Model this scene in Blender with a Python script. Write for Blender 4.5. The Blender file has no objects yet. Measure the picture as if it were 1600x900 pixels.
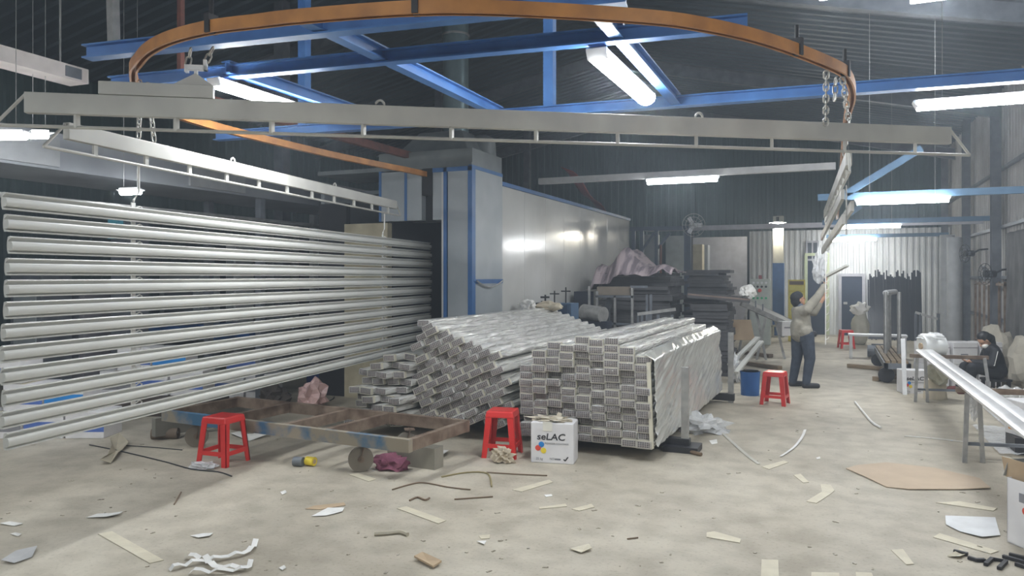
import bpy, bmesh, math, random
from mathutils import Vector, Matrix, Euler, noise
random.seed(7)
S = bpy.context.scene
COL = S.collection
R = math.radians

# ------------------------------------------------------------------ camera, world, exposure
F, CAMH, HOR = 1180.0, 1.8, 432.0
YAW = math.atan(500 / F)
CA, SA = math.cos(YAW), math.sin(YAW)
cam_d = bpy.data.cameras.new('camera'); cam = bpy.data.objects.new('camera', cam_d); COL.objects.link(cam)
cam_d.sensor_width = 36; cam_d.lens = F / 1600 * 36; cam_d.shift_y = -(450 - HOR) / 1600
cam_d.clip_start = .05; cam_d.clip_end = 200
cam.location = (0, 0, CAMH); cam.rotation_euler = (R(90), 0, YAW)
S.camera = cam
W = bpy.data.worlds.new('world'); S.world = W; W.use_nodes = True
W.node_tree.nodes['Background'].inputs[0].default_value = (.35, .45, .6, 1)
W.node_tree.nodes['Background'].inputs[1].default_value = .25
vs = W.node_tree.nodes.new('ShaderNodeVolumeScatter')      # thin bluish haze, added to lift the dark roof and make lamps glow
vs.inputs['Color'].default_value = (.78, .88, 1, 1); vs.inputs['Density'].default_value = .0085; vs.inputs['Anisotropy'].default_value = .4
W.node_tree.links.new(vs.outputs[0], W.node_tree.nodes['World Output'].inputs['Volume'])
S.cycles.max_bounces = 7; S.cycles.diffuse_bounces = 4; S.cycles.volume_bounces = 0; S.cycles.transparent_max_bounces = 8
S.view_settings.view_transform = 'Standard'; S.view_settings.look = 'None'
S.view_settings.gamma = 1; S.view_settings.use_curve_mapping = False
S.view_settings.exposure = 2.0
LAMP = 26.0          # radiance of the LED battens

# a point of the photograph (1600x900) turned into a place in the hall
def ray(px, py):
    c = (px - 800) / F
    return Vector((c * CA - SA, c * SA + CA, (HOR - py) / F))
def G(px, py, z=0.0):
    r = ray(px, py); return Vector((0, 0, CAMH)) + r * ((z - CAMH) / r.z)
def PX(px, py, x):
    r = ray(px, py); return Vector((0, 0, CAMH)) + r * (x / r.x)
def PY(px, py, y):
    r = ray(px, py); return Vector((0, 0, CAMH)) + r * (y / r.y)
def PD(px, py, d): return Vector((0, 0, CAMH)) + ray(px, py) * d

# ------------------------------------------------------------------ materials
MATS = {}
def M(name, c, r=.55, m=0.0, c2=None, sc=6.0, bump=0.0, bsc=None, stretch=(1, 1, 1), lo=.35, hi=.7, spec=.5, coat=0, det=6):
    """principled surface, colour broken up by noise; c2 is the second tone (dirt, rust, wear)"""
    if name in MATS: return MATS[name]
    mt = bpy.data.materials.new(name); mt.use_nodes = True; MATS[name] = mt
    nt = mt.node_tree; b = nt.nodes['Principled BSDF']
    b.inputs['Roughness'].default_value = r; b.inputs['Metallic'].default_value = m
    b.inputs['Specular IOR Level'].default_value = spec
    if coat: b.inputs['Coat Weight'].default_value = coat
    tc = nt.nodes.new('ShaderNodeTexCoord'); mp = nt.nodes.new('ShaderNodeMapping')
    mp.inputs['Scale'].default_value = stretch
    nt.links.new(tc.outputs['Object'], mp.inputs[0])
    n = nt.nodes.new('ShaderNodeTexNoise'); n.inputs['Scale'].default_value = sc; n.inputs['Detail'].default_value = det
    nt.links.new(mp.outputs[0], n.inputs['Vector'])
    rp = nt.nodes.new('ShaderNodeValToRGB')
    if c2 is None: c2 = tuple(x * .82 for x in c)
    rp.color_ramp.elements[0].position = lo; rp.color_ramp.elements[0].color = (*c2, 1)
    rp.color_ramp.elements[1].position = hi; rp.color_ramp.elements[1].color = (*c, 1)
    nt.links.new(n.outputs['Fac'], rp.inputs[0]); nt.links.new(rp.outputs[0], b.inputs['Base Color'])
    if bump:
        n2 = nt.nodes.new('ShaderNodeTexNoise'); n2.inputs['Scale'].default_value = bsc or sc * 3; n2.inputs['Detail'].default_value = 4
        nt.links.new(mp.outputs[0], n2.inputs['Vector'])
        bp = nt.nodes.new('ShaderNodeBump'); bp.inputs['Strength'].default_value = bump; bp.inputs['Distance'].default_value = .02
        nt.links.new(n2.outputs['Fac'], bp.inputs['Height']); nt.links.new(bp.outputs[0], b.inputs['Normal'])
    return mt
def EM(name, c, s):
    mt = bpy.data.materials.new(name); mt.use_nodes = True; nt = mt.node_tree
    b = nt.nodes['Principled BSDF']; b.inputs['Base Color'].default_value = (.9, .9, .9, 1)
    b.inputs['Emission Color'].default_value = (*c, 1); b.inputs['Emission Strength'].default_value = s
    return mt
def FILM(name, alpha, c=(.9, .9, .9), r=.12, sc=25, bump=.6):
    """clear plastic film: partly see-through, glossy, crumpled"""
    mt = bpy.data.materials.new(name); mt.use_nodes = True; nt = mt.node_tree
    b = nt.nodes['Principled BSDF']; b.inputs['Base Color'].default_value = (*c, 1); b.inputs['Roughness'].default_value = r
    b.inputs['Alpha'].default_value = alpha; b.inputs['Specular IOR Level'].default_value = .9
    n = nt.nodes.new('ShaderNodeTexNoise'); n.inputs['Scale'].default_value = sc; n.inputs['Detail'].default_value = 3; n.inputs['Distortion'].default_value = 1.5
    tc = nt.nodes.new('ShaderNodeTexCoord'); nt.links.new(tc.outputs['Object'], n.inputs['Vector'])
    bp = nt.nodes.new('ShaderNodeBump'); bp.inputs['Strength'].default_value = bump; bp.inputs['Distance'].default_value = .03
    nt.links.new(n.outputs['Fac'], bp.inputs['Height']); nt.links.new(bp.outputs[0], b.inputs['Normal'])
    return mt
def FLOORMAT():
    mt = bpy.data.materials.new('concrete_floor'); mt.use_nodes = True; nt = mt.node_tree; L = nt.links.new
    b = nt.nodes['Principled BSDF']; b.inputs['Roughness'].default_value = .62; b.inputs['Specular IOR Level'].default_value = .35
    tc = nt.nodes.new('ShaderNodeTexCoord')
    def nz(sc, det, st=(1, 1, 1), rot=0):
        mp = nt.nodes.new('ShaderNodeMapping'); mp.inputs['Scale'].default_value = st; mp.inputs['Rotation'].default_value = (0, 0, rot)
        n = nt.nodes.new('ShaderNodeTexNoise'); n.inputs['Scale'].default_value = sc; n.inputs['Detail'].default_value = det
        L(tc.outputs['Object'], mp.inputs[0]); L(mp.outputs[0], n.inputs['Vector']); return n.outputs['Fac']
    def ramp(src, p0, c0, p1, c1):
        r = nt.nodes.new('ShaderNodeValToRGB'); e = r.color_ramp.elements
        e[0].position = p0; e[0].color = (*c0, 1); e[1].position = p1; e[1].color = (*c1, 1); L(src, r.inputs[0]); return r.outputs[0]
    def mul(a, bb, f):
        m = nt.nodes.new('ShaderNodeMix'); m.data_type = 'RGBA'; m.blend_type = 'MULTIPLY'; m.inputs[0].default_value = f
        L(a, m.inputs[6]); L(bb, m.inputs[7]); return m.outputs[2]
    c = ramp(nz(.55, 8), .3, (.40, .36, .29), .7, (.56, .515, .425))
    c = mul(c, ramp(nz(3.5, 8), .35, (.72, .71, .69), .6, (1, 1, 1)), .8)
    c = mul(c, ramp(nz(1.1, 5, (1, .12, 1)), .35, (.78, .76, .73), .62, (1, 1, 1)), .6)  # stretched bands of light and shadow put into the floor colour
    c = mul(c, ramp(nz(40, 4), .28, (.6, .58, .55), .45, (1, 1, 1)), .5)
    L(c, b.inputs['Base Color'])
    bp = nt.nodes.new('ShaderNodeBump'); bp.inputs['Strength'].default_value = .25; bp.inputs['Distance'].default_value = .01
    L(nz(18, 6), bp.inputs['Height']); L(bp.outputs[0], b.inputs['Normal'])
    return mt
def WRAPMAT():
    """white-silver stretch film over aluminium: glossy with slanting wrinkles"""
    mt = bpy.data.materials.new('stretch_film_wrap'); mt.use_nodes = True; nt = mt.node_tree; L = nt.links.new
    b = nt.nodes['Principled BSDF']; b.inputs['Roughness'].default_value = .2; b.inputs['Metallic'].default_value = .25; b.inputs['Specular IOR Level'].default_value = .8
    tc = nt.nodes.new('ShaderNodeTexCoord'); oi = nt.nodes.new('ShaderNodeObjectInfo')
    ad = nt.nodes.new('ShaderNodeVectorMath'); ad.operation = 'ADD'; L(tc.outputs['Object'], ad.inputs[0])
    sc = nt.nodes.new('ShaderNodeVectorMath'); sc.operation = 'SCALE'; sc.inputs['Scale'].default_value = 37.0
    cb = nt.nodes.new('ShaderNodeCombineXYZ'); L(oi.outputs['Random'], cb.inputs[0]); L(oi.outputs['Random'], cb.inputs[1]); L(cb.outputs[0], sc.inputs[0]); L(sc.outputs[0], ad.inputs[1])
    mp = nt.nodes.new('ShaderNodeMapping'); mp.inputs['Scale'].default_value = (9, 2.2, 14); mp.inputs['Rotation'].default_value = (.5, 0, .35); L(ad.outputs[0], mp.inputs[0])
    n = nt.nodes.new('ShaderNodeTexNoise'); n.inputs['Scale'].default_value = 1.6; n.inputs['Detail'].default_value = 5; n.inputs['Distortion'].default_value = .8; L(mp.outputs[0], n.inputs['Vector'])
    rp = nt.nodes.new('ShaderNodeValToRGB'); e = rp.color_ramp.elements
    e[0].position = .3; e[0].color = (.5, .49, .45, 1); e[1].position = .65; e[1].color = (.8, .8, .77, 1); L(n.outputs['Fac'], rp.inputs[0]); L(rp.outputs[0], b.inputs['Base Color'])
    bp = nt.nodes.new('ShaderNodeBump'); bp.inputs['Strength'].default_value = .9; bp.inputs['Distance'].default_value = .05
    L(n.outputs['Fac'], bp.inputs['Height']); L(bp.outputs[0], b.inputs['Normal'])
    return mt

concrete = FLOORMAT()
wrapm = WRAPMAT()
lampm = EM('led_diffuser', (.93, .97, 1.0), LAMP)
lamp_house = M('lamp_housing_white', (.75, .76, .78), .4)
orange = M('orange_rail_paint', (.62, .27, .07), .45, 0, (.40, .17, .05), 5)
rustred = M('rusty_red_rail', (.22, .075, .05), .6, 0, (.12, .05, .04), 6)
bluep = M('blue_steel_paint', (.09, .25, .60), .4, 0, (.06, .17, .45), 4)
carrier_m = M('carrier_grey_paint', (.55, .54, .49), .45, 0, (.42, .41, .38), 3)
galv = M('galvanised_steel', (.5, .5, .49), .35, .6, (.33, .33, .33), 9)
chain_m = M('chain_steel', (.55, .54, .5), .4, .5, (.3, .29, .27), 12)
blackm = M('black_steel', (.03, .03, .035), .5)
rust = M('rusty_frame_steel', (.26, .2, .15), .7, .1, (.13, .085, .06), 7, .2)
rustblue = M('worn_blue_steel', (.3, .26, .2), .6, .1, (.05, .14, .25), 3.2, lo=.42, hi=.55)
slatm = M('grey_powder_coat', (.57, .57, .535), .34, 0, (.53, .53, .50), 3)
redpl = M('red_plastic', (.72, .035, .03), .32, 0, (.62, .03, .028), 5)
bluepl = M('blue_plastic', (.02, .12, .38), .35)
white_panel = M('white_oven_panel', (.64, .64, .62), .16, 0, (.54, .54, .52), 1.2, spec=.6)
grey_panel = M('grey_oven_panel', (.36, .39, .41), .35, 0, (.28, .31, .33), 2)
hood_m = M('hood_sheet_steel', (.20, .22, .22), .5, .2, (.14, .155, .16), 3)
bluetrim = M('blue_trim', (.03, .13, .35), .4)
beige = M('beige_insulation', (.55, .5, .36), .7, 0, (.38, .33, .22), 4)
darkint = M('sooty_interior', (.02, .02, .022), .9)  # near-black for the oven's inner faces and entrance pieces
darkgreen = M('dark_green_sheet', (.06, .115, .12), .55, 0, (.045, .09, .095), .8)
roofm = M('roof_sheet', (.12, .15, .18), .5, .1, (.09, .115, .14), 1)
wallwhite = M('white_corrugated', (.74, .75, .74), .4, 0, (.6, .61, .6), 1.5)
walltan = M('tan_wall_sheet', (.56, .55, .54), .6, 0, (.38, .37, .365), 1.4, det=8)
lavender = M('plain_grey_partition', (.48, .48, .52), .6)
steelgrey = M('grey_column_paint', (.17, .19, .22), .5, 0, (.11, .12, .14), 5)
cardb = M('cardboard', (.50, .38, .25), .8, 0, (.42, .31, .2), 5)
tapem = M('beige_tape', (.62, .57, .44), .6, 0, (.54, .49, .38), 9)
paper = M('white_paper', (.82, .81, .78), .7)
boxw = M('white_carton', (.78, .77, .78), .6, 0, (.66, .65, .66), 4)
ink = M('black_ink', (.03, .03, .035), .6)
greyink = M('grey_ink', (.25, .25, .27), .6)
cy, rd, yl = M('blue_print', (.02, .25, .68), .5), M('red_print', (.75, .08, .05), .5), M('yellow_print', (.9, .7, .05), .5)
clear = FILM('clear_film_end', .16, (.92, .92, .92), .06, 26, 1.0)
filmheap = FILM('crumpled_film', .62, (.82, .83, .84), .15, 9, .9)
darkfoam = M('dark_foam_sheet', (.085, .085, .09), .85, 0, (.055, .055, .06), 5)
wood = M('timber', (.33, .25, .16), .75, 0, (.2, .145, .09), 6, stretch=(1, 1, 8))
brown = M('brown_scrap', (.2, .14, .09), .8)
purple = M('purple_cloth', (.26, .09, .13), .9, 0, (.17, .05, .085), 14, .4)
skin = M('skin', (.55, .31, .2), .55)

# ------------------------------------------------------------------ mesh builder
class MB:
    def __init__(s): s.v = []; s.f = []
    def add(s, vs, fs):
        o = len(s.v); s.v += [tuple(x) for x in vs]; s.f += [tuple(i + o for i in q) for q in fs]; return s
    def hexa(s, p): return s.add(p, [(0, 3, 2, 1), (4, 5, 6, 7), (0, 1, 5, 4), (1, 2, 6, 5), (2, 3, 7, 6), (3, 0, 4, 7)])
    def box(s, x0, x1, y0, y1, z0, z1):
        return s.hexa([(x0, y0, z0), (x1, y0, z0), (x1, y1, z0), (x0, y1, z0), (x0, y0, z1), (x1, y0, z1), (x1, y1, z1), (x0, y1, z1)])
    def obox(s, c, size, rot=(0, 0, 0)):
        m = Euler(rot).to_matrix(); c = Vector(c); a, b, d = [k / 2 for k in size]
        return s.hexa([c + m @ Vector(p) for p in [(-a, -b, -d), (a, -b, -d), (a, b, -d), (-a, b, -d), (-a, -b, d), (a, -b, d), (a, b, d), (-a, b, d)]])
    def frame(s, p0, p1):
        p0, p1 = Vector(p0), Vector(p1); d = (p1 - p0).normalized()
        u = Vector((0, 0, 1)) if abs(d.z) < .95 else Vector((0, 1, 0))
        a = d.cross(u).normalized(); return p0, p1, d, a, a.cross(d).normalized()
    def beam(s, p0, p1, w, h):
        p0, p1, d, a, u = s.frame(p0, p1); a = a * w / 2; u = u * h / 2
        return s.hexa([p0 - a - u, p0 + a - u, p1 + a - u, p1 - a - u, p0 - a + u, p0 + a + u, p1 + a + u, p1 - a + u])
    def ibeam(s, p0, p1, w, h, t=.012):
        p0, p1, d, a, u = s.frame(p0, p1)
        for k in (-1, 1): s.beam(p0 + u * k * (h / 2 - t / 2), p1 + u * k * (h / 2 - t / 2), w, t)
        return s.beam(p0, p1, t, h - 2 * t)
    def cyl(s, p0, p1, r0, r1=None, n=14, cap=True):
        r1 = r0 if r1 is None else r1; p0, p1, d, a, u = s.frame(p0, p1); o = len(s.v)
        for p, r in ((p0, r0), (p1, r1)):
            for i in range(n):
                t = 2 * math.pi * i / n; s.v.append(tuple(p + a * math.cos(t) * r + u * math.sin(t) * r))
        for i in range(n): j = (i + 1) % n; s.f.append((o + i, o + j, o + n + j, o + n + i))
        if cap: s.f.append(tuple(o + i for i in reversed(range(n)))); s.f.append(tuple(o + n + i for i in range(n)))
        return s
    def sweep(s, prof, path, closed=False):
        """prof: (side, up) points; path: 3d points"""
        o = len(s.v); n = len(prof); path = [Vector(p) for p in path]; k = len(path)
        for i, p in enumerate(path):
            d = (path[(i + 1) % k if closed else min(i + 1, k - 1)] - path[i - 1 if (closed or i) else 0]).normalized()
            ref = Vector((0, 0, 1)) if abs(d.z) < .97 else Vector((0, 1, 0))
            a = d.cross(ref).normalized(); u = a.cross(d).normalized()
            for q in prof: s.v.append(tuple(p + a * q[0] + u * q[1]))
        for i in range(k if closed else k - 1):
            b = (i + 1) % k
            for j in range(n): m = (j + 1) % n; s.f.append((o + i * n + j, o + i * n + m, o + b * n + m, o + b * n + j))
        if not closed:
            s.f.append(tuple(o + j for j in reversed(range(n)))); s.f.append(tuple(o + (k - 1) * n + j for j in range(n)))
        return s
    def tube(s, path, r, n=7, closed=False):
        return s.sweep([(math.cos(2 * math.pi * i / n) * r, math.sin(2 * math.pi * i / n) * r) for i in range(n)], path, closed)
    def prism(s, poly, z0, z1):
        n = len(poly); o = len(s.v)
        s.v += [(p[0], p[1], z0) for p in poly] + [(p[0], p[1], z1) for p in poly]
        s.f.append(tuple(o + i for i in reversed(range(n)))); s.f.append(tuple(o + n + i for i in range(n)))
        for i in range(n): j = (i + 1) % n; s.f.append((o + i, o + j, o + n + j, o + n + i))
        return s
    def grid(s, nu, nv, fn):
        o = len(s.v)
        for i in range(nu + 1):
            for j in range(nv + 1): s.v.append(tuple(fn(i / nu, j / nv)))
        for i in range(nu):
            for j in range(nv):
                a = o + i * (nv + 1) + j; s.f.append((a, a + nv + 1, a + nv + 2, a + 1))
        return s
    def lump(s, c, r, amp=.15, sc=2.0, sub=3, flat=None, seed=0):
        bm = bmesh.new(); bmesh.ops.create_icosphere(bm, subdivisions=sub, radius=1); o = len(s.v)
        for v in bm.verts:
            k = 1 + amp * noise.noise(v.co * sc + Vector((seed, seed * 2, 0))) * 2
            p = Vector((v.co.x * r[0] * k, v.co.y * r[1] * k, v.co.z * r[2] * k)) + Vector(c)
            if flat is not None and p.z < flat: p.z = flat
            s.v.append(tuple(p))
        for f in bm.faces: s.f.append(tuple(o + v.index for v in f.verts))
        bm.free(); return s
    def mesh(s, name):
        me = bpy.data.meshes.new(name); me.from_pydata(s.v, [], s.f); me.update()
        bm = bmesh.new(); bm.from_mesh(me); bmesh.ops.recalc_face_normals(bm, faces=bm.faces); bm.to_mesh(me); bm.free()
        return me
    def build(s, name, mat, parent=None, smooth=0, bevel=0, at=None, solid=0):
        me = s.mesh(name); me.materials.append(mat)
        if smooth:
            me.shade_smooth(); me.set_sharp_from_angle(angle=R(smooth))
        o = bpy.data.objects.new(name, me); COL.objects.link(o)
        if parent: o.parent = parent
        if at is not None: o.location = at
        if solid:
            k = o.modifiers.new('thick', 'SOLIDIFY'); k.thickness = solid; k.offset = 0
        if bevel:
            k = o.modifiers.new('edge', 'BEVEL'); k.width = bevel; k.segments = 2; k.limit_method = 'ANGLE'
        return o
def tag(o, label, cat, group=None, kind=None):
    o['label'] = label; o['category'] = cat
    if group: o['group'] = group
    if kind: o['kind'] = kind
    return o
def struct(o): o['kind'] = 'structure'; return o
def thing(name, label, cat, loc=(0, 0, 0), rz=0.0, group=None):
    o = bpy.data.objects.new(name, None); COL.objects.link(o); o.empty_display_size = .1
    o.location = loc; o.rotation_euler = (0, 0, rz); return tag(o, label, cat, group)
def dup(src, loc=None, rot=None, label=None, parent=None):
    o = src.copy(); COL.objects.link(o)
    if parent: o.parent = parent
    if loc is not None: o.location = loc
    if rot is not None: o.rotation_euler = rot
    if label: o['label'] = label
    for ch in src.children: dup(ch, parent=o)
    return o
def writing(txt, size, mat, parent, loc, rot, sx=1.0, shear=0.0, bold=0.0, name='lettering'):
    cu = bpy.data.curves.new('txt', 'FONT'); cu.body = txt; cu.size = size; cu.extrude = .0008; cu.shear = shear; cu.offset = bold
    t = bpy.data.objects.new('txt', cu); COL.objects.link(t)
    dg = bpy.context.evaluated_depsgraph_get(); me = bpy.data.meshes.new_from_object(t.evaluated_get(dg))
    bpy.data.objects.remove(t); bpy.data.curves.remove(cu)
    me.materials.clear(); me.materials.append(mat)
    o = bpy.data.objects.new(name, me); COL.objects.link(o); o.parent = parent; o.location = loc; o.rotation_euler = rot; o.scale = (sx, 1, 1)
    return o
def blob(name, caps, mat, parent, voxel=.012, smooth_it=2):
    """one continuous skin over tapered capsules (p0, r0, p1, r1)"""
    mb = MB()
    for p0, r0, p1, r1 in caps:
        p0, p1 = Vector(p0), Vector(p1); n = 4
        if (p1 - p0).length > 1e-4: mb.cyl(p0, p1, r0, r1, 14)
        for p, r in ((p0, r0), (p1, r1)): mb.lump(p, (r, r, r), 0, 1, 2)
    me = mb.mesh(name); me.materials.append(mat)
    t = bpy.data.objects.new('tmp', me); COL.objects.link(t)
    k = t.modifiers.new('r', 'REMESH'); k.mode = 'VOXEL'; k.voxel_size = voxel
    k = t.modifiers.new('s', 'SMOOTH'); k.iterations = smooth_it; k.factor = .5
    dg = bpy.context.evaluated_depsgraph_get(); m2 = bpy.data.meshes.new_from_object(t.evaluated_get(dg))
    bpy.data.objects.remove(t); bpy.data.meshes.remove(me)
    m2.shade_smooth(); m2.name = name
    if not m2.materials: m2.materials.append(mat)
    o = bpy.data.objects.new(name, m2); COL.objects.link(o); o.parent = parent; return o
def roofz(x): return 5.6 + (XR + .1 - x) * 2 / 8.7 if x > -5.4 else 7.6 - (-5.4 - x) * 1.8 / 8.7
ORD = 'zeroth first second third fourth fifth sixth seventh eighth ninth tenth eleventh twelfth thirteenth fourteenth fifteenth sixteenth seventeenth eighteenth nineteenth twentieth'.split()
ORD += ['twenty-' + k for k in ORD[1:10]] + ['thirtieth'] + ['thirty-' + k for k in ORD[1:10]]
def smoothpath(P, k=6):
    P = [Vector(p) for p in P]; out = []
    for i in range(len(P) - 1):
        a, b, c, d = P[max(i - 1, 0)], P[i], P[i + 1], P[min(i + 2, len(P) - 1)]
        for j in range(k):
            t = j / k
            out.append(.5 * ((2 * b) + (c - a) * t + (2 * a - 5 * b + 4 * c - d) * t * t + (3 * b - a - 3 * c + d) * t ** 3))
    out.append(P[-1]); return out

# ================================================================== THE SETTING
XL, XR, YB, YF, ZR = -14.0, 3.2, -4.0, 26.0, 6.2
struct(MB().box(XL - .2, XR + .2, YB - .2, YF + .2, -.2, 0).build('floor', concrete))
def corrugated(p0, p1, z0, z1, pitch, depth, nrm):
    p0, p1 = Vector(p0), Vector(p1); n = int((p1 - p0).length / pitch); nv = Vector(nrm); mb = MB(); prof = []
    for i in range(n):
        for t, d in ((0, 0), (.45, 0), (.58, 1), (.87, 1)):
            prof.append(p0.lerp(p1, (i + t) / n) + nv * d * depth)
    prof.append(p1); k = len(prof)
    mb.v = [(p.x, p.y, z0) for p in prof] + [(p.x, p.y, z1) for p in prof]
    mb.f = [(i, i + 1, k + i + 1, k + i) for i in range(k - 1)]
    return mb
struct(corrugated((XL, YB, 0), (XL, YF, 0), 0, 8, .25, .04, (1, 0, 0)).build('wall_left', darkgreen, solid=.01))
struct(corrugated((XR, YB, 0), (XR, YF, 0), 0, 6.3, .25, .03, (-1, 0, 0)).build('wall_right', walltan, solid=.01))
struct(corrugated((-2.45, YF - .6, 0), (XR, YF - .6, 0), 0, 3.25, .16, .03, (0, -1, 0)).build('wall_far', wallwhite, solid=.01))
struct(corrugated((XL, YF, 0), (XR, YF, 0), 0, 8, .25, .03, (0, -1, 0)).build('wall_back', darkgreen, solid=.01))
struct(MB().box(-4.7, -2.45, YF - 1.4, YF - 1.3, 0, 3.05).build('wall_partition', lavender))
struct(corrugated((XL, YB, 0), (XR, YB, 0), 0, 8, .25, .03, (0, 1, 0)).build('wall_behind', darkgreen, solid=.01))
def roofsheet(name, xa, za, xb, zb):
    n = int((YF - YB) / .3); mb = MB(); prof = []
    for i in range(n):
        for t, d in ((0, 0), (.5, 0), (.62, 1), (.88, 1)): prof.append((YB + (YF - YB) * (i + t) / n, d * .04))
    prof.append((YF, 0)); k = len(prof)
    mb.v = [(xa, y, za - d) for y, d in prof] + [(xb, y, zb - d) for y, d in prof]
    mb.f = [(i, i + 1, k + i + 1, k + i) for i in range(k - 1)]
    struct(mb.build(name, roofm, solid=.01))
roofsheet('ceiling_right', XR + .1, 5.6, -5.4, 7.6); roofsheet('ceiling_left', -5.4, 7.6, XL - .1, 5.8)
# far wall doors
def door(n, p0, p1, z1, y, frame, leaf, z0=0):
    d = struct(MB().box(p0, p1, y - .05, y, z0, z1).build('door_%d' % n, leaf))
    m = MB(); w = .09
    m.box(p0 - w, p0, y - .08, y, z0, z1 + w); m.box(p1, p1 + w, y - .08, y, z0, z1 + w); m.box(p0, p1, y - .08, y, z1, z1 + w)
    m.build('door_frame', frame, d); MB().box(p0 + .05, p0 + .16, y - .1, y - .05, .95, 1.02).build('handle', galv, d)
yw = YF - .66
navy = M('navy_door', (.025, .04, .075), .5)
door(1, PY(1262, 432, yw).x, PY(1291, 432, yw).x, PY(1270, 400, yw).z, yw, M('pale_green_frame', (.62, .68, .45), .5), navy)
door(2, PY(1315, 432, yw).x, PY(1347, 432, yw).x, PY(1315, 432, yw).z + .0, yw, lavender, navy)
# small high window beside the first door
wn = struct(MB().box(PY(1262, 432, yw).x, PY(1277, 432, yw).x, yw - .04, yw, 2.35, 2.85).build('window_1', M('dark_glass', (.08, .1, .13), .1)))
x0, x1 = PY(1262, 432, yw).x, PY(1277, 432, yw).x
MB().box(x0 - .05, x1 + .05, yw - .07, yw, 2.85, 2.91).box(x0 - .05, x1 + .05, yw - .07, yw, 2.29, 2.35).box(x0 - .05, x0, yw - .07, yw, 2.35, 2.85).box(x1, x1 + .05, yw - .07, yw, 2.35, 2.85).box((x0 + x1) / 2 - .02, (x0 + x1) / 2 + .02, yw - .06, yw, 2.35, 2.85).build('window_frame', lavender, wn)
# long pale lintel across the hall, columns along the right wall, roof girders
struct(MB().box(-4.6, XR, YF - 6.05, YF - 5.95, 3.0, 3.12).build('trim_1', lavender))
struct(MB().beam((-4.6, 12.05, 3.42), (.05, 12.05, 3.42), .1, .1).build('trim_2', M('pale_conduit', (.5, .5, .5), .5)))
n = 3
for y in (9.5, 14.3, 17.6, 21.2, 25.0):
    c = MB(); c.ibeam((XR - .2, y, 0), (XR - .2, y, 5.6), .16, .22)
    struct(c.build('trim_%d' % n, steelgrey)); n += 1
for y in (6.6, 12.2, 18.2, 24.2):
    g = MB()
    g.ibeam((XR, y, 5.2), (-5.4, y, 7.2), .16, .3); g.ibeam((-5.4, y, 7.2), (XL, y, 5.4), .16, .3)
    struct(g.build('trim_%d' % n, steelgrey)); n += 1
for z in (.9, 1.75, 2.75, 3.9):   # girts along the right wall
    struct(MB().box(XR - .13, XR - .06, YB, YF - .7, z, z + .06).build('trim_%d' % n, steelgrey)); n += 1
for y in (-1, 5, 11, 17, 23):
    struct(MB().beam((-9.2, y, 0), (-9.2, y, 6.8), .2, .2).build('trim_%d' % n, steelgrey)); n += 1

# ================================================================== LAMPS
def lamp(label, p0, p1, w=.13, name='tube_lamp', hang=None):
    p0, p1 = Vector(p0), Vector(p1); c = (p0 + p1) / 2
    t = thing(name, label, 'lamp', c, 0, 'LED batten lamps'); d = (p1 - p0) / 2
    MB().beam(-d + Vector((0, 0, w * .3)), d + Vector((0, 0, w * .3)), w * .8, w * .2).build('housing', lamp_house, t)
    prof = [(math.cos(a) * w / 2, -math.sin(a) * w * .45 + w * .2) for a in [math.pi * i / 8 for i in range(9)]]
    MB().sweep(prof, [-d * .98, d * .98]).build('diffuser', lampm, t)
    for k in (-1, 1):
        MB().beam(d * k * .98 + Vector((0, 0, w * .2)), d * k * 1.01 + Vector((0, 0, w * .12)), w * .9, w * .5).build('end_cap', lamp_house, t)
    if hang:
        for k in (-.7, .7): MB().cyl(d * k + Vector((0, 0, w * .6)), d * k + Vector((0, 0, roofz(c.x + d.x * k) - c.z - .02)), .003, n=6).build('hanger_wire', galv, t)
    return t
lamp('bright LED batten under the blue beam at left, half hidden by the carrier bar', (-4.44, 4.52, 3.3), (-4.44, 5.85, 3.3))
lamp('big bright LED batten running away below the blue frame, centre top', (-1.48, 4.98, 3.3), (-1.46, 6.4, 3.3), .16)
lamp('large LED batten at the right edge, nearest to the right wall', (.69, 7.67, 3.32), (2.1, 7.67, 3.32), .14, hang=2.3)
lamp('LED batten hanging from the pale conduit above the dark sheet piles', (-2.72, 11.95, 3.3), (-1.62, 11.95, 3.3), .14)
lamp('nearest of the three LED battens over the aisle', (.33, 12.4, 2.9), (1.55, 12.4, 2.9), .14, hang=2.7)
lamp('middle one of the three LED battens over the aisle', (.15, 18.1, 2.88), (1.36, 18.1, 2.88), .14, hang=2.7)
lamp('farthest of the three LED battens, just before the corrugated wall', (0, 24.0, 2.86), (1.18, 24.0, 2.86), .14, hang=2.7)
lamp('leftmost LED batten at the left edge, nearer of the pair', PD(-60, 214, 6.3), PD(40, 213, 6.3), .12, hang=1)
lamp('short LED lamp beside the leftmost batten, behind the carrier end', PD(47, 212, 7.0), PD(75, 212, 7.1), .12, hang=1)
lamp('small LED lamp glowing just above the hanging slats', PD(189, 301, 8.6), PD(219, 300, 8.6), .12, hang=1)
lamp('square bright roof lamp at the top right', (.92, 10.8, 5.33), (1.42, 10.8, 5.33), .26, 'roof_lamp', hang=.6)
lamp('roof lamp cut by the top edge, left of the square one', (-.15, 10.4, 5.38), (.2, 10.4, 5.38), .22, 'roof_lamp', hang=.6)
# the hall goes on behind the photographer with the same battens; last two added to lighten the left floor
for i, (x, y) in enumerate([(-4.4, -.9), (.6, -1.2), (-6.9, 1.2), (1.4, 2.6), (-2.0, .2), (-9.4, 2.4), (-8.6, -1.0)]):
    lamp('LED batten behind the viewpoint, %s from the left wall' % ORD[[4, 6, 3, 7, 5, 1, 2][i]], (x - .65, y, 3.5), (x + .65, y, 3.5), .1, hang=2.4)
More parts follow.
